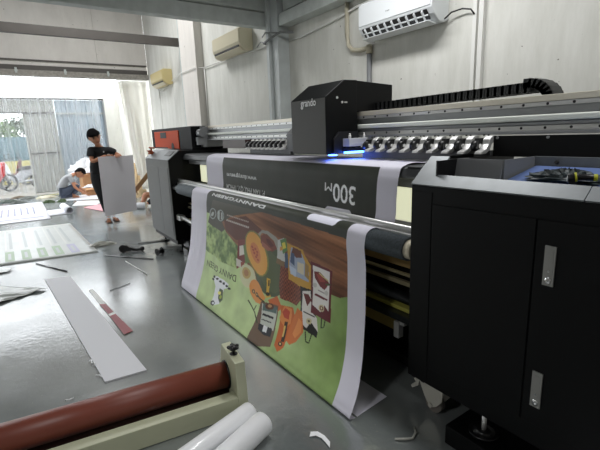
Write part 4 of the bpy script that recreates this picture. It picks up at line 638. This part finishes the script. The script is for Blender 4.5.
# big printed panel with green blocks : one board and its print on it
def sheetq(name,label,cat,q,th,m,prints,z0=.001,nx=24,ny=24,wav=0,group=None):
    # q: four corners p00,p10,p11,p01
    t=MB();vs=[]
    def at(u,v): 
        x=(q[0][0]*(1-u)+q[1][0]*u)*(1-v)+(q[3][0]*(1-u)+q[2][0]*u)*v;y=(q[0][1]*(1-u)+q[1][1]*u)*(1-v)+(q[3][1]*(1-u)+q[2][1]*u)*v;return x,y
    g=vnoise(ny+1,nx+1,3,3,int(abs(q[0][0]*100))+5)*wav
    for k in(0,1):
        for j in range(ny+1):
            for i in range(nx+1): x,y=at(i/nx,j/ny);vs.append((x,y,z0+k*th+g[j,i]))
    n1=(nx+1)*(ny+1);fs=[];
    for j in range(ny):
        for i in range(nx): a=j*(nx+1)+i;fs.append((a+n1,a+1+n1,a+nx+2+n1,a+nx+1+n1))
    t.add(vs,fs,0,True);e=[]
    bd=[i for i in range(nx+1)]+[j*(nx+1)+nx for j in range(1,ny+1)]+[ny*(nx+1)+i for i in range(nx-1,-1,-1)]+[j*(nx+1) for j in range(ny-1,0,-1)]
    t.add(vs,[(bd[i],bd[(i+1)%len(bd)],bd[(i+1)%len(bd)]+n1,bd[i]+n1) for i in range(len(bd))],0)
    ms=[m]
    for (u0,u1,v0,v1,pm_) in prints:
        if pm_ not in ms: ms.append(pm_)
        c=[at(u0,v0),at(u1,v0),at(u1,v1),at(u0,v1)];zz=z0+th+.0012+.0006*prints.index((u0,u1,v0,v1,pm_))/10
        t.add([(p[0],p[1],zz) for p in c],[(0,1,2,3)],ms.index(pm_))
    o=t.build(name,ms);return tag(o,label,cat,group)
film=M('translucent_printed_film',(206,210,208),.28,var=.06,scale=4)
pgreen=M('print_pale_green',(150,176,142),.4);pwhite=M('print_white',(224,226,222),.4);pgrey=M('print_pale_grey',(184,190,190),.4);plil=M('print_lilac',(176,174,200),.4);pdg=M('print_grey_violet',(120,122,146),.4)
pr=[(0,1,.955,.998,pwhite)]
for k in range(9):
    u0=.06+k*.098
    pr.append((u0,u0+.055,.04,.27,pgreen if k<8 else plil));pr.append((u0+.018,u0+.036,.08,.22,pgrey));
    pr.append((u0,u0+.012,.30,.93,pwhite));pr.append((u0+.03,u0+.05,.34,.86,pgrey))
sheetq('printed_film_panel','large printed film panel on floor with a row of pale green blocks','panel',[(-1.15,6.43),(.777,6.172),(.70,8.73),(-1.15,8.95)],.014,film,pr)
pr=[]
for k in range(14):
    u0=.12+k*.058;pr.append((u0,u0+.018,.30,.74,pdg));pr.append((u0+.022,u0+.03,.45,.70,plil))
pr.append((.12,.95,.10,.16,plil));pr.append((.12,.92,.20,.22,pgrey))
sheetq('printed_sheet','far white printed sheet with rows of small violet text blocks','sheet',[(-1.6,9.68),(.452,9.612),(.46,12.55),(-1.6,12.4)],.012,M('bright_paper',(232,232,240),.4),pr)
sheetq('clear_film','crumpled translucent film sheet at left between panel and foam board','sheet',[(-.9,4.42),(-.30,4.76),(.085,4.905),(-.90,6.05)],.003,M('crumpled_film',(170,174,170),.22,var=.15,scale=9,bump=.3,bscale=8),[],wav=.025)
sheetq('clear_film','smooth film offcut at left touching the crumpled film, farther end','sheet',[(-.9,5.95),(-.25,5.90),(-.20,6.04),(-.9,6.3)],.002,film,[],z0=.016)
# ruler strip red/white
t=MB();t.prism([(.44,4.57),(.475,4.60),(.583,3.32),(.515,3.30)],'z',.001,.006)
ro=t.build('paper_strip',pwhite);tag(ro,'narrow white strip ending in two dark red pieces beside the foam board','strip')
dred=M('deep_red_vinyl',(132,16,30),.35)
t=MB();t.prism([(.462,4.1),(.512,4.06),(.535,3.82),(.487,3.80)],'z',.007,.009);local=t.build('red_piece',dred,ro)
t=MB();t.prism([(.489,3.74),(.541,3.76),(.585,3.31),(.512,3.29)],'z',.007,.009);t.build('red_piece',dred,ro)
# thin sticks
def stick(label,a,b,r,m,z=.006):
    t=MB();t.cyl((a[0],a[1],z),(b[0],b[1],z),r,n=8);tag(t.build('thin_rod',m),label,'rod')
grm=M('grey_metal_rod',(120,120,122),.35,metal=.5)
stick('long grey rod lying in front of the black tape dispenser',(.817,5.884),(1.28,5.26),.008,grm,.009)
stick('thin white stick pointing from the tape dispenser toward the banner',(.978,5.42),(1.053,4.693),.005,pwhite)
stick('dark thin rod on the floor beside the big printed film panel',(.045,6.10),(.327,5.448),.008,grm,.009)
stick('thin grey rod reaching under the far end of the printer',(1.327,6.25),(1.75,6.12),.010,grm,.011)
stick('short pale stick on the floor above the red strip',(.615,4.425),(.828,4.508),.004,grm)
# crumpled plastic wrap
def crumple(name,label,cat,c,sx,sy,sz,m,seed,n=14,grp=None,jag=.35):
    r=np.random.default_rng(seed);t=MB();vs=[]
    H_=n
    for j in range(H_+1):
        for i in range(2*H_):
            th=PI*j/H_*.5;ph=2*PI*i/(2*H_);k=1+jag*(r.random()-.5)+.25*math.sin(3*ph+seed)
            vs.append((c[0]+sx*math.sin(th)*math.cos(ph)*k,c[1]+sy*math.sin(th)*math.sin(ph)*k,max(.001,c[2]+sz*math.cos(th)*(1+jag*(r.random()-.5)*2)-(0 if j<H_ else 0))))
    w2=2*H_
    fs=[(j*w2+i,(j+1)*w2+i,(j+1)*w2+(i+1)%w2,j*w2+(i+1)%w2) for j in range(H_) for i in range(w2)]
    t.add(vs,fs,0,False);t.add([vs[H_*w2+i] for i in range(w2)],[tuple(range(w2-1,-1,-1))])
    return tag(t.build(name,m),label,cat,grp)
clearp=M('clear_plastic_wrap',(176,176,168),.2,var=.2,scale=20)
crumple('plastic_wrap','crumpled clear plastic wrap on the floor right of the film panel','wrap',(.88,6.55,0),.17,.10,.045,clearp,3)
# tape dispenser
TD=empty('tape_dispenser','black hand tape dispenser lying on the floor in front of the person','tape dispenser',(1.13,5.88,0),-.5)
t=MB();t.cyl((-.08,-.025,.052),(-.08,.03,.052),.05,n=24);t.cyl((-.08,-.035,.052),(-.08,.035,.052),.022,n=16);t.build('tape_roll',blackp,TD)
t=MB();t.prism([(-.12,.085),(-.02,.10),(.03,.05),(.03,.015),(-.10,.01)],'y',-.032,-.026);t.prism([(-.02,.02),(.05,.035),(.05,.055),(-.02,.075)],'y',-.026,.026);t.build('frame',M('dispenser_black',(30,30,32),.4),TD,.003)
t=MB();t.tube([(.03,0,.03),(.10,0,.022),(.17,0,.03)],.018,10);t.sphere((.17,0,.034),.032);t.build('handle',blackp,TD)
t=MB();t.box(-.05,.18,-.06,-.05,0,.008);t.build('blade_guard',grm,TD)
# small black reel right
TR=empty('black_cable_reel','small black reel alone on the floor left of the printer foot','reel',(1.41,5.42,0),.3)
t=MB();t.cyl((-.035,0,.05),(.035,0,.05),.030,n=20);t.build('hub',blackp,TR)
t=MB();t.cyl((-.042,0,.05),(-.034,0,.05),.048,n=24).cyl((.034,0,.05),(.042,0,.05),.048,n=24).box(-.06,.06,-.008,.008,.045,.055);t.build('flange',deep,TR)
# film scraps near laminator and bottom
def scrap(label,pts,r=.004,m=None):
    t=MB();t.tube(pts,r,6);tag(t.build('film_scrap',m or vinylw),label,'scrap')
scrap('tiny curled white film scrap left of the foam board, upper one',[(.225,3.02,.008),(.24,3.00,.02),(.235,2.97,.012),(.25,2.95,.02),(.245,2.93,.006)],.004)
scrap('tiny curled white film scrap touching the foam board near corner',[(.235,2.80,.006),(.255,2.775,.012),(.262,2.75,.006)],.003)
scrap('small pale scrap near the red roller on the left',[(.04,2.62,.006),(.06,2.60,.012),(.085,2.615,.006)],.003)
t=MB();t.prism([(1.02,1.50),(1.045,1.525),(1.075,1.505),(1.085,1.46),(1.08,1.41),(1.055,1.38),(1.06,1.42),(1.062,1.455),(1.05,1.487)],'z',.008,.010);tag(t.build('film_scrap',vinylw),'curved white film scrap on the floor right of the film rolls','scrap')
scrap('ragged clear film scrap on the floor under the cabinet castor',[(1.35,1.235,.006),(1.385,1.20,.012),(1.42,1.185,.008),(1.46,1.20,.014),(1.49,1.235,.006)],.006,clearp)
# far clutter near the gate
leafc=M('dry_leaf_green',(74,92,60),.7,var=.2)
for lb,c,sx,sy,sz,m,sd in (('dark green crumpled scrap beside the far printed sheet, near the paper tube',(.60,12.33,0),.13,.09,.06,leafc,4),('flat green crumpled scrap just right of the dark green scrap',(.90,12.25,0),.10,.10,.06,leafc,5),('grey crumpled rag on the ground before the gate leaf',(.17,13.7,0),.16,.12,.06,M('grey_rag',(120,122,118),.8,var=.2),6),('cream crumpled paper near the gate leaf foot',(.60,13.45,0),.22,.12,.06,M('cream_paper',(222,216,196),.7),7),('dark crumpled cloth before the yard gate, leftmost scrap',(-.32,13.4,0),.22,.16,.05,M('dark_rag',(92,100,92),.8,var=.3),8),('pale slipper shaped scrap before the motorbikes',(-.02,14.1,0),.2,.12,.05,M('brown_rag',(116,104,90),.8),9),('small grey heap left of the cream crumpled paper',(-.05,12.9,0),.16,.10,.05,M('mid_rag',(108,112,108),.8),10)):
    crumple('crumpled_scrap',lb,'scrap',c,sx,sy,sz,m,sd)
# paper tube with a curled sheet
t=MB();ca_,sa_=math.cos(-.25),math.sin(-.25)
pts=[]
prof=[(-.42,.003),(-.30,.003),(-.18,.004),(-.07,.006)]+[(-.02+.07*math.sin(a),.07-.07*math.cos(a)) for a in np.linspace(0,2*PI*1.6,44)]
vs=[];k=len(prof)
for yy in(10.0,10.85):
    for px_,pz in prof: vs.append((.86+px_+(yy-10)*-.06,yy,pz+.002))
t.add(vs,[(i,i+1,i+1+k,i+k) for i in range(k-1)],0,True);o=t.build('rolled_paper',paperw);s=o.modifiers.new('t','SOLIDIFY');s.thickness=.004;tag(o,'white paper sheet half rolled into a tube, right of far printed sheet','paper roll')
# papers around workers
flat('paper_sheet','broad white paper sheet in front of the crouching person','paper',[(.75,12.5),(1.9,11.9),(2.1,13.1),(1.5,13.3)],.006,paperw)
flat('paper_sheet','white offcut sheet on the floor left of the standing person','paper',[(1.0,11.2),(1.5,10.9),(1.75,11.6),(1.2,12.0)],.005,M('offwhite_paper',(214,214,214),.45),z0=.002)
flat('pink_sheet','pink sheet on the floor behind the standing person','sheet',[(1.18,10.65),(1.50,9.55),(1.78,9.9),(1.62,10.9)],.008,M('pink_paper',(224,160,168),.5),z0=.006)
flat('pink_sheet','magenta edged offcut behind the grey board bottom right corner','sheet',[(1.85,9.75),(2.2,9.65),(2.35,9.95),(2.0,10.05)],.02,M('magenta_paper',(196,60,90),.5))
t=MB();t.cyl((2.02,9.55,.07),(2.25,9.45,.07),.07,n=24);t.cyl((2.015,9.553,.07),(2.019,9.55,.07),.04,n=16,mi=1);tag(t.build('vinyl_roll',[paperw,blackp]),'white vinyl roll on the floor between grey board and far cabinet','roll')
# cardboard boxes and bags
card=M('cardboard',(196,150,108),.8,var=.08)
def carton(label,x,y,z,w,d,h,rz):
    root=empty('cardboard_box',label,'box',(x,y,z),rz)
    MB().box(-w/2,w/2,-d/2,d/2,0,h).build('box_body',card,root,.004)
    MB().box(-w/2-.001,w/2+.001,-.03,.03,.0,h+.001).build('packing_tape',M('tan_tape',(170,130,88),.3),root)
    MB().prism([(-d/2,h),(-d/2-.10,h-.04),(-d/2-.10,h-.035),(-d/2,h+.005)],'x',-w/2,w/2).build('flap',card,root)
carton('tall cardboard box behind the crouching person hands',1.80,13.65,0,.50,.4,.60,.1)
carton('low cardboard box under the folded white sheet',1.78,13.12,.008,.42,.3,.20,-.05)
carton('cardboard box right of the tall box, half hidden by the person',2.34,13.66,0,.45,.4,.5,-.2)
bagm=M('white_plastic_bag',(236,236,238),.45,var=.04)
crumple('plastic_bag','big white plastic bag heaped on the cardboard boxes','bag',(1.78,13.62,.605),.42,.3,.36,bagm,11,16,jag=.28)
crumple('folded_sheet','white folded sheet on the low cardboard box','sheet',(1.79,13.10,.212),.24,.15,.08,bagm,12,12)
crumple('plastic_bag','pale tan plastic bag heap right of the grey board','bag',(2.52,11.75,0),.30,.3,.75,M('tan_bag',(220,196,160),.6,var=.12),13,16)
crumple('plastic_bag','white bag heap near the right porch wall','bag',(2.45,12.9,0),.35,.35,.9,bagm,14,16)
t=MB();t.prism([(2.14,.30),(2.60,.78),(2.67,.72),(2.21,.24)],'y',10.12,10.16);tag(t.build('wooden_plank',M('plank_brown',(134,104,70),.7,var=.15,scale=12)),'brown wooden plank leaning up beside the far cabinet','plank')
# orange clip on far cabinet
OC=empty('orange_clamp','small orange plastic clamp on top of the far cabinet','clamp',(1.655,6.2,1.283),.4)
oc=M('orange_brown_plastic',(170,86,44),.5)
MB().prism([(-.05,.0),(.05,.0),(.07,.03),(.02,.035),(-.02,.06),(-.07,.055),(-.04,.03)],'y',-.02,.02).build('clamp_jaw',oc,OC,.003)
MB().tube([(.02,0,.03),(.0,0,.07),(-.03,.0,.095),(.06,0,.085)],.012,8).build('clamp_arm',oc,OC)
MB().cyl((.09,-.02,.02),(.09,.02,.02),.02,n=14).build('grip',M('navy_plastic',(40,44,70)),OC)
# things in the near tray
GL=empty('headlamp_torch','black torch with yellow rings lying on the near cabinet rim','torch',(1.715,.69,1.300),math.radians(-62));GL.scale=(.66,.72,.72)
ye=M('acid_yellow',(176,178,30),.5)
MB().cyl((-.055,0,.0),(-.008,0,.006),.024,n=24).cyl((-.008,0,.006),(.07,0,.004),.017,n=20).build('torch_body',blackp,GL,.002)
MB().cyl((-.022,0,.0045),(-.012,0,.006),.0250,n=24).build('yellow_ring',ye,GL)
MB().cyl((.066,0,.004),(.084,0,.004),.0185,n=20).build('tail_ring',ye,GL)
MB().cyl((-.057,0,0),(-.054,0,0),.018,n=20).build('lens',white_pl,GL)
MB().box(-.05,-.01,-.015,.015,-.03,-.015).build('strap_block',blackp,GL,.004)
crumple('crumpled_cloth','dark crumpled cloth lying on the blue tray cover','cloth',(1.84,.78,1.274),.07,.13,.04,M('dark_teal_cloth',(46,56,58),.5,var=.6,scale=60),21,14)
t=MB();t.cyl((1.70,1.235,1.262),(1.72,1.19,1.222),.006,n=8);tag(t.build('metal_lever',chrome),'short silver lever sticking up inside the near cabinet tray','lever')
# ------------------------------------------------------------ people
def skin_eval(V,E_,Rr,sub=2):
    me=bpy.data.meshes.new('t');me.from_pydata(V,E_,[]);o=bpy.data.objects.new('t',me);COL.objects.link(o)
    m=o.modifiers.new('s','SKIN');m.use_smooth_shade=True;m.branch_smoothing=.6
    if not me.skin_vertices:
        bm=bmesh.new();bm.from_mesh(me);bm.verts.layers.skin.verify();bm.to_mesh(me);bm.free()
    for i,r in enumerate(Rr):
        s=me.skin_vertices[0].data[i];r=r if isinstance(r,tuple) else (r,r);s.radius=r;s.use_root=(i==0)
    u=o.modifiers.new('u','SUBSURF');u.levels=sub;u.render_levels=sub
    dg=bpy.context.evaluated_depsgraph_get();dg.update();out=bpy.data.meshes.new_from_object(o.evaluated_get(dg))
    vs=[v.co.copy() for v in out.vertices];fs=[tuple(p.vertices) for p in out.polygons]
    bpy.data.objects.remove(o);bpy.data.meshes.remove(me);bpy.data.meshes.remove(out);return vs,fs
def chain(mb,pts,rs,sub=2):
    mb.add(*skin_eval([tuple(p) for p in pts],[(i,i+1) for i in range(len(pts)-1)],rs,sub),0,True)
def graph(mb,J,E_,sub=2):
    ks=list(J);mb.add(*skin_eval([J[k][0] for k in ks],[(ks.index(a),ks.index(b)) for a,b in E_],[J[k][1] for k in ks],sub),0,True)
def hand(mb,wrist,dirv,palm_n,size=.18,curl=.5,side=1):
    # dirv: fingers direction, palm_n: direction the palm faces
    d=Vector(dirv).normalized();n=Vector(palm_n);n=(n-d*n.dot(d)).normalized();s=d.cross(n)*side;w=Vector(wrist);k=size/.18
    chain(mb,[w,w+d*.05*k,w+d*.085*k],[(.024*k,.020*k),(.036*k,.016*k),(.036*k,.013*k)])
    for i,(o,l) in enumerate(((-.030,.070),(-.010,.080),(.010,.076),(.029,.060))):
        b=w+d*.075*k+s*o*k;pts=[b];a=curl*.5
        for q in(.4,.33,.27):
            dd=(d*math.cos(a)+n*math.sin(a));pts.append(pts[-1]+dd*l*q*k);a+=curl
        chain(mb,pts,[.0095*k,.009*k,.0085*k,.007*k],1)
    b=w+d*.025*k-s*.026*k;t1=b+(-s*.8+d*.7).normalized()*.038*k+n*.012*k;t2=t1+(d*.9-s*.2).normalized()*.03*k+n*.014*k
    chain(mb,[b,t1,t2],[.013*k,.011*k,.008*k],1)
def face_head(root_body_mb,parent,c,fwd,up,hr,hairmat,skinm,longhair=False):
    c=Vector(c);f=Vector(fwd).normalized();u_=Vector(up);u_=(u_-f*u_.dot(f)).normalized();r_=f.cross(u_)
    Mx=Matrix((r_,f,u_)).transposed()
    # head as part of the body mesh
    def P(x,y,z): return c+Mx@Vector((x,y,z))*hr
    vs=[];n=24;m=18
    for i in range(m+1):
        t=PI*i/m
        for j in range(n):
            p=2*PI*j/n;x=math.sin(t)*math.cos(p)*.78;y=math.sin(t)*math.sin(p)*.95;z=math.cos(t)*1.15
            if z<0: x*=1-.28*min(1,-z/1.1)**1.2;y*=1-.15*(-z)
            if y>0 and z<0: y+=.05
            if y>.6 and abs(x)<.14 and -.35<z<.15: y+=.20*(1-abs(x)/.14)*(1-abs(z+.15)/.35 if -.5<z<.2 else 0)
            if y>.5 and .05<z<.2 and .15<abs(x)<.45: y-=.05
            vs.append(P(x,y,z))
    root_body_mb.add(vs,[(i*n+j,(i+1)*n+j,(i+1)*n+(j+1)%n,i*n+(j+1)%n) for i in range(m) for j in range(n)],0,True)
    for sx in(-1,1): root_body_mb.sphere(P(sx*.80,.0,-.05),hr*.20,sc=(.4,.8,1.2),n=10,m=8)
    root_body_mb.sphere(P(0,.98,-.22),hr*.13,n=10,m=8)
    t=MB()
    for sx in(-1,1): t.sphere(P(sx*.30,.80,.06),hr*.11,n=10,m=6)
    t.build('eyes',M('eye_dark',(34,26,24),.3),parent)
    t=MB();t.sphere(P(0,.84,-.58),hr*.15,sc=(1.6,.5,.45),n=10,m=6,mtx=Mx);t.build('lips',M('lip_colour',(142,84,72),.5),parent)
    t=MB()
    t.cyl(P(-.46,.78,.26),P(-.16,.88,.24),hr*.045,n=6).cyl(P(-.16,.88,.24),P(.16,.88,.24),hr*.012,n=6).cyl(P(.16,.88,.24),P(.46,.78,.26),hr*.045,n=6)
    t.build('eyebrows',hairmat,parent)
    # hair cap
    vs=[];t=MB();
    for i in range(13):
        for j in range(n):
            p=2*PI*j/n;front=math.sin(p);tm=(1.05 if front>.25 else (1.15+.55*(.25-front)/1.25*1.6));th=tm*i/12
            k=1.14+.06*math.sin(p*7+i)*(i/12);vs.append(P(math.sin(th)*math.cos(p)*.84*k,math.sin(th)*math.sin(p)*1.02*k-.02,math.cos(th)*1.2*k*.99))
    t.add(vs,[(i*n+j,(i+1)*n+j,(i+1)*n+(j+1)%n,i*n+(j+1)%n) for i in range(12) for j in range(n)],0,True)
    for j in range(18):
        p=PI*.15+PI*.7*j/17;t.sphere(P(math.cos(p)*.70,math.sin(p)*.88,.58+.05*math.sin(j*2.3)),hr*.24,sc=(1,.8,1),n=8,m=6)
    t.build('hair',hairmat,parent)
blk=M('black_cotton',(22,23,26),.85,bump=.1,bscale=60)
# --- standing person
SP_=empty('person','person in black t-shirt and trousers standing and holding a grey board','person',(1.33,8.4,0))
def pb(mb,name,m): return local_build(mb,name,m,SP_)
body=MB()
sk={'pel':((1.245,8.46,.93),(.108,.082)),'bel':((1.25,8.47,1.06),(.12,.09)),'che':((1.29,8.46,1.22),(.105,.08)),'uch':((1.325,8.45,1.335),(.085,.065)),'nec':((1.32,8.43,1.425),.05),'hed':((1.285,8.40,1.50),.058),
'shL':((1.185,8.44,1.355),.045),'elL':((1.165,8.36,1.13),.040),'wrL':((1.40,8.235,1.235),.027),
'shR':((1.48,8.44,1.335),.045),'elR':((1.66,8.36,1.20),.040),'wrR':((1.60,8.245,1.235),.028),
'hiL':((1.18,8.46,.86),.085),'knL':((1.255,8.42,.49),.055),'anL':((1.325,8.42,.09),.035),
'hiR':((1.32,8.46,.86),.085),'knR':((1.38,8.44,.49),.055),'anR':((1.43,8.47,.09),.035)}
ed=[('pel','bel'),('bel','che'),('che','uch'),('uch','nec'),('nec','hed'),('uch','shL'),('shL','elL'),('elL','wrL'),('uch','shR'),('shR','elR'),('elR','wrR'),('pel','hiL'),('hiL','knL'),('knL','anL'),('pel','hiR'),('hiR','knR'),('knR','anR')]
graph(body,sk,ed)
hand(body,(1.40,8.235,1.235),(1,-.12,.0),(0,-.3,-1),.17,.35)
hand(body,(1.60,8.245,1.237),(-.35,-1,-.05),(0,-.1,-1),.18,.62,-1)
for a,dx in(((1.325,8.42,.05),-.03),((1.43,8.47,.05),.03)):
    a=Vector(a);chain(body,[a+Vector((0,.03,0)),a+Vector((dx*.3,-.06,-.012)),a+Vector((dx,-.14,-.025))],[(.032,.03),(.036,.022),(.040,.014)])
    for q in range(5): b_=a+Vector((dx-.032+q*.016,-.15,-.03));chain(body,[b_,b_+Vector((0,-.03+abs(q-1)*.004,-.003))],[.009,.007],1)
face_head(body,SP_,(1.268,8.39,1.562),(.10,-1,-.22),(-.30,-.05,1),.122,hairm,skin)
pb(body,'body',skin)
for c in list(SP_.children):
    if c.name.split('.')[0] in('eyes','lips','eyebrows','hair'): c.location=-SP_.location
sh=MB();J={'low':((1.245,8.46,.88),(.15,.12)),'pel':((1.25,8.465,.97),(.142,.112)),'bel':((1.255,8.47,1.08),(.138,.108)),'che':((1.30,8.46,1.22),(.158,.115)),'uch':((1.325,8.45,1.335),(.135,.10)),'nec':((1.32,8.44,1.395),.078),
'shL':((1.185,8.44,1.355),.078),'slL':((1.165,8.39,1.21),.074),'shR':((1.48,8.44,1.335),.078),'slR':((1.60,8.395,1.255),.072)}
graph(sh,J,[('low','pel'),('pel','bel'),('bel','che'),('che','uch'),('uch','nec'),('uch','shL'),('shL','slL'),('uch','shR'),('shR','slR')]);pb(sh,'shirt',blk)
t=MB();t.box(1.355,1.39,8.335,8.345,1.285,1.315);pb(t,'chest_print',M('pale_print',(170,170,176),.6))
tr_=MB();J={'top':((1.25,8.46,1.02),(.128,.10)),'pel':((1.25,8.46,.93),(.142,.112)),'hiL':((1.18,8.46,.84),.10),'knL':((1.255,8.42,.49),.075),'anL':((1.318,8.42,.16),.062),'hiR':((1.32,8.46,.84),.10),'knR':((1.38,8.44,.49),.075),'anR':((1.425,8.465,.16),.062)}
graph(tr_,J,[('top','pel'),('pel','hiL'),('hiL','knL'),('knL','anL'),('pel','hiR'),('hiR','knR'),('knR','anR')]);pb(tr_,'trousers',blk)
for a,dx in(((1.325,8.42,.0),-.03),((1.43,8.47,.0),.03)):
    t=MB();a=Vector(a);t.box(a.x-.045+dx*.5,a.x+.045+dx*.5,a.y-.19,a.y+.06,.0,.014);t.tube([a+Vector((-.045+dx*.5,-.06,.01)),a+Vector((-.03+dx*.5,-.08,.05)),a+Vector((.03+dx*.5,-.08,.05)),a+Vector((.045+dx*.5,-.06,.01))],.008,6)
    pb(t,'sandal',M('brown_sandal',(70,50,40),.6))
t=MB();t.prism([(1.236,.14),(1.80,.185),(1.850,1.216),(1.250,1.218)],'y',8.192,8.206)
tag(t.build('grey_board',M('grey_board_face',(206,203,208),.55),None,.001),'large pale grey board held upright in front of the standing person','board')
# --- crouching person
CP=empty('person','person in grey t-shirt crouching on the floor over papers near the gate','person',(1.05,12.8,0))
body=MB()
sk={'pel':((1.00,12.8,.20),(.13,.13)),'bel':((.98,12.8,.34),(.12,.11)),'che':((1.06,12.8,.50),(.135,.115)),'uch':((1.19,12.8,.60),(.11,.10)),'nec':((1.30,12.8,.645),.05),'hed':((1.37,12.8,.655),.06),
'shR':((1.20,12.66,.57),.05),'elR':((1.26,12.60,.30),.038),'wrR':((1.47,12.62,.11),.026),
'shL':((1.20,12.94,.57),.05),'elL':((1.33,12.98,.32),.038),'wrL':((1.54,12.90,.12),.026),
'hiR':((1.02,12.69,.18),.09),'knR':((1.36,12.70,.36),.06),'anR':((1.20,12.70,.07),.04),
'hiL':((1.02,12.91,.18),.09),'knL':((1.36,12.93,.36),.06),'anL':((1.20,12.93,.07),.04)}
ed=[('pel','bel'),('bel','che'),('che','uch'),('uch','nec'),('nec','hed'),('uch','shL'),('shL','elL'),('elL','wrL'),('uch','shR'),('shR','elR'),('elR','wrR'),('pel','hiL'),('hiL','knL'),('knL','anL'),('pel','hiR'),('hiR','knR'),('knR','anR')]
graph(body,sk,ed);hand(body,(1.47,12.62,.11),(1,.1,-.5),(0,0,-1),.17,.3);hand(body,(1.54,12.90,.12),(1,-.2,-.5),(0,0,-1),.17,.3,-1)
for yy in(12.70,12.93): chain(body,[(1.17,yy,.05),(1.26,yy,.04),(1.36,yy,.025)],[(.035,.035),(.04,.025),(.038,.016)])
face_head(body,CP,(1.455,12.79,.655),(.75,-.45,-.65),(.6,-.1,.8),.115,hairm,skin)
local_build(body,'body',skin,CP)
for c in list(CP.children):
    if c.name.split('.')[0] in('eyes','lips','eyebrows','hair'): c.location=-CP.location
gt=M('grey_cotton',(150,152,154),.85,bump=.1,bscale=60);jean=M('dark_blue_jeans',(62,70,86),.85)
sh=MB();J={'pel':((.985,12.8,.24),(.155,.15)),'bel':((.97,12.8,.36),(.145,.13)),'che':((1.06,12.8,.51),(.155,.13)),'uch':((1.19,12.8,.605),(.125,.115)),'nec':((1.26,12.8,.635),.07),'shR':((1.20,12.66,.57),.068),'slR':((1.235,12.62,.42),.062),'shL':((1.20,12.94,.57),.068),'slL':((1.26,12.965,.42),.062)}
graph(sh,J,[('pel','bel'),('bel','che'),('che','uch'),('uch','nec'),('uch','shL'),('shL','slL'),('uch','shR'),('shR','slR')]);local_build(sh,'shirt',gt,CP)
tr_=MB();J={'pel':((1.0,12.8,.18),(.15,.14)),'hiR':((1.03,12.69,.18),.11),'knR':((1.36,12.70,.355),.078),'anR':((1.21,12.70,.10),.055),'hiL':((1.03,12.91,.18),.11),'knL':((1.36,12.93,.355),.078),'anL':((1.21,12.93,.10),.055)}
graph(tr_,J,[('pel','hiL'),('hiL','knL'),('knL','anL'),('pel','hiR'),('hiR','knR'),('knR','anR')]);local_build(tr_,'trousers',jean,CP)
# --- seated person mostly hidden behind the far cabinet
TP=empty('person','person in black clothes sitting on the floor, mostly hidden behind far cabinet','person',(2.75,9.95,0))
body=MB()
sk={'pel':((2.78,10.0,.16),(.13,.12)),'che':((2.80,10.02,.45),(.13,.10)),'uch':((2.79,10.0,.60),(.11,.09)),'nec':((2.78,9.98,.69),.05),'hed':((2.77,9.97,.76),.055),
'shR':((2.68,9.90,.60),.05),'elR':((2.58,9.82,.36),.038),'wrR':((2.44,9.84,.20),.027),'shL':((2.88,10.1,.6),.05),'elL':((2.86,10.0,.36),.038),'wrL':((2.7,9.88,.25),.027),
'hiR':((2.68,9.92,.14),.09),'knR':((2.39,9.88,.27),.075),'anR':((2.30,9.80,.07),.04),'hiL':((2.8,9.9,.13),.09),'knL':((2.55,9.72,.14),.07),'anL':((2.36,9.70,.06),.04)}
ed=[('pel','che'),('che','uch'),('uch','nec'),('nec','hed'),('uch','shL'),('shL','elL'),('elL','wrL'),('uch','shR'),('shR','elR'),('elR','wrR'),('pel','hiL'),('hiL','knL'),('knL','anL'),('pel','hiR'),('hiR','knR'),('knR','anR')]
graph(body,sk,ed);hand(body,(2.44,9.84,.20),(-.8,-.1,-.6),(0,0,-1),.17,.4);hand(body,(2.7,9.88,.25),(-1,-.1,-.3),(0,0,-1),.17,.4,-1)
face_head(body,TP,(2.76,9.96,.84),(-.8,-.4,-.4),(-.2,0,1),.11,hairm,skin)
local_build(body,'body',skin,TP)
for c in list(TP.children):
    if c.name.split('.')[0] in('eyes','lips','eyebrows','hair'): c.location=-TP.location
sh=MB();J={'pel':((2.78,10.0,.16),(.15,.14)),'che':((2.80,10.02,.45),(.15,.12)),'uch':((2.79,10.0,.61),(.125,.105)),'shR':((2.68,9.90,.60),.07),'slR':((2.62,9.86,.45),.065),'shL':((2.88,10.1,.6),.07),'slL':((2.87,10.05,.45),.065)}
graph(sh,J,[('pel','che'),('che','uch'),('uch','shL'),('shL','slL'),('uch','shR'),('shR','slR')]);local_build(sh,'shirt',blk,TP)
tr_=MB();J={'pel':((2.78,10.0,.15),(.15,.14)),'hiR':((2.69,9.93,.15),.105),'thR':((2.53,9.9,.22),.092),'hiL':((2.8,9.9,.14),.105),'knL':((2.55,9.72,.14),.085),'anL':((2.37,9.70,.07),.055)}
graph(tr_,J,[('pel','hiL'),('hiL','knL'),('knL','anL'),('pel','hiR'),('hiR','thR')]);local_build(tr_,'trousers',blk,TP)
# ------------------------------------------------------------ light
wd=bpy.data.worlds.new('world');SC.world=wd;wd.use_nodes=True;bg=wd.node_tree.nodes['Background'];bg.inputs[0].default_value=(.93,.97,1,1);bg.inputs[1].default_value=WS
def area(name,loc,size,sy,power,col=(1,1,1),rot=(0,0,0)):
    l=bpy.data.lights.new(name,'AREA');l.shape='RECTANGLE';l.size=size;l.size_y=sy;l.energy=power;l.color=col;o=bpy.data.objects.new(name,l);COL.objects.link(o);o.location=loc;o.rotation_euler=rot;return o
for k,(n,*a) in enumerate(LAMPS): area(n,*a)
SC.view_settings.view_transform='Standard';SC.view_settings.look='None';SC.view_settings.exposure=EXPO;SC.view_settings.gamma=1;SC.view_settings.use_curve_mapping=False
SC.cycles.max_bounces=8;SC.cycles.transparent_max_bounces=24;SC.cycles.use_denoising=True
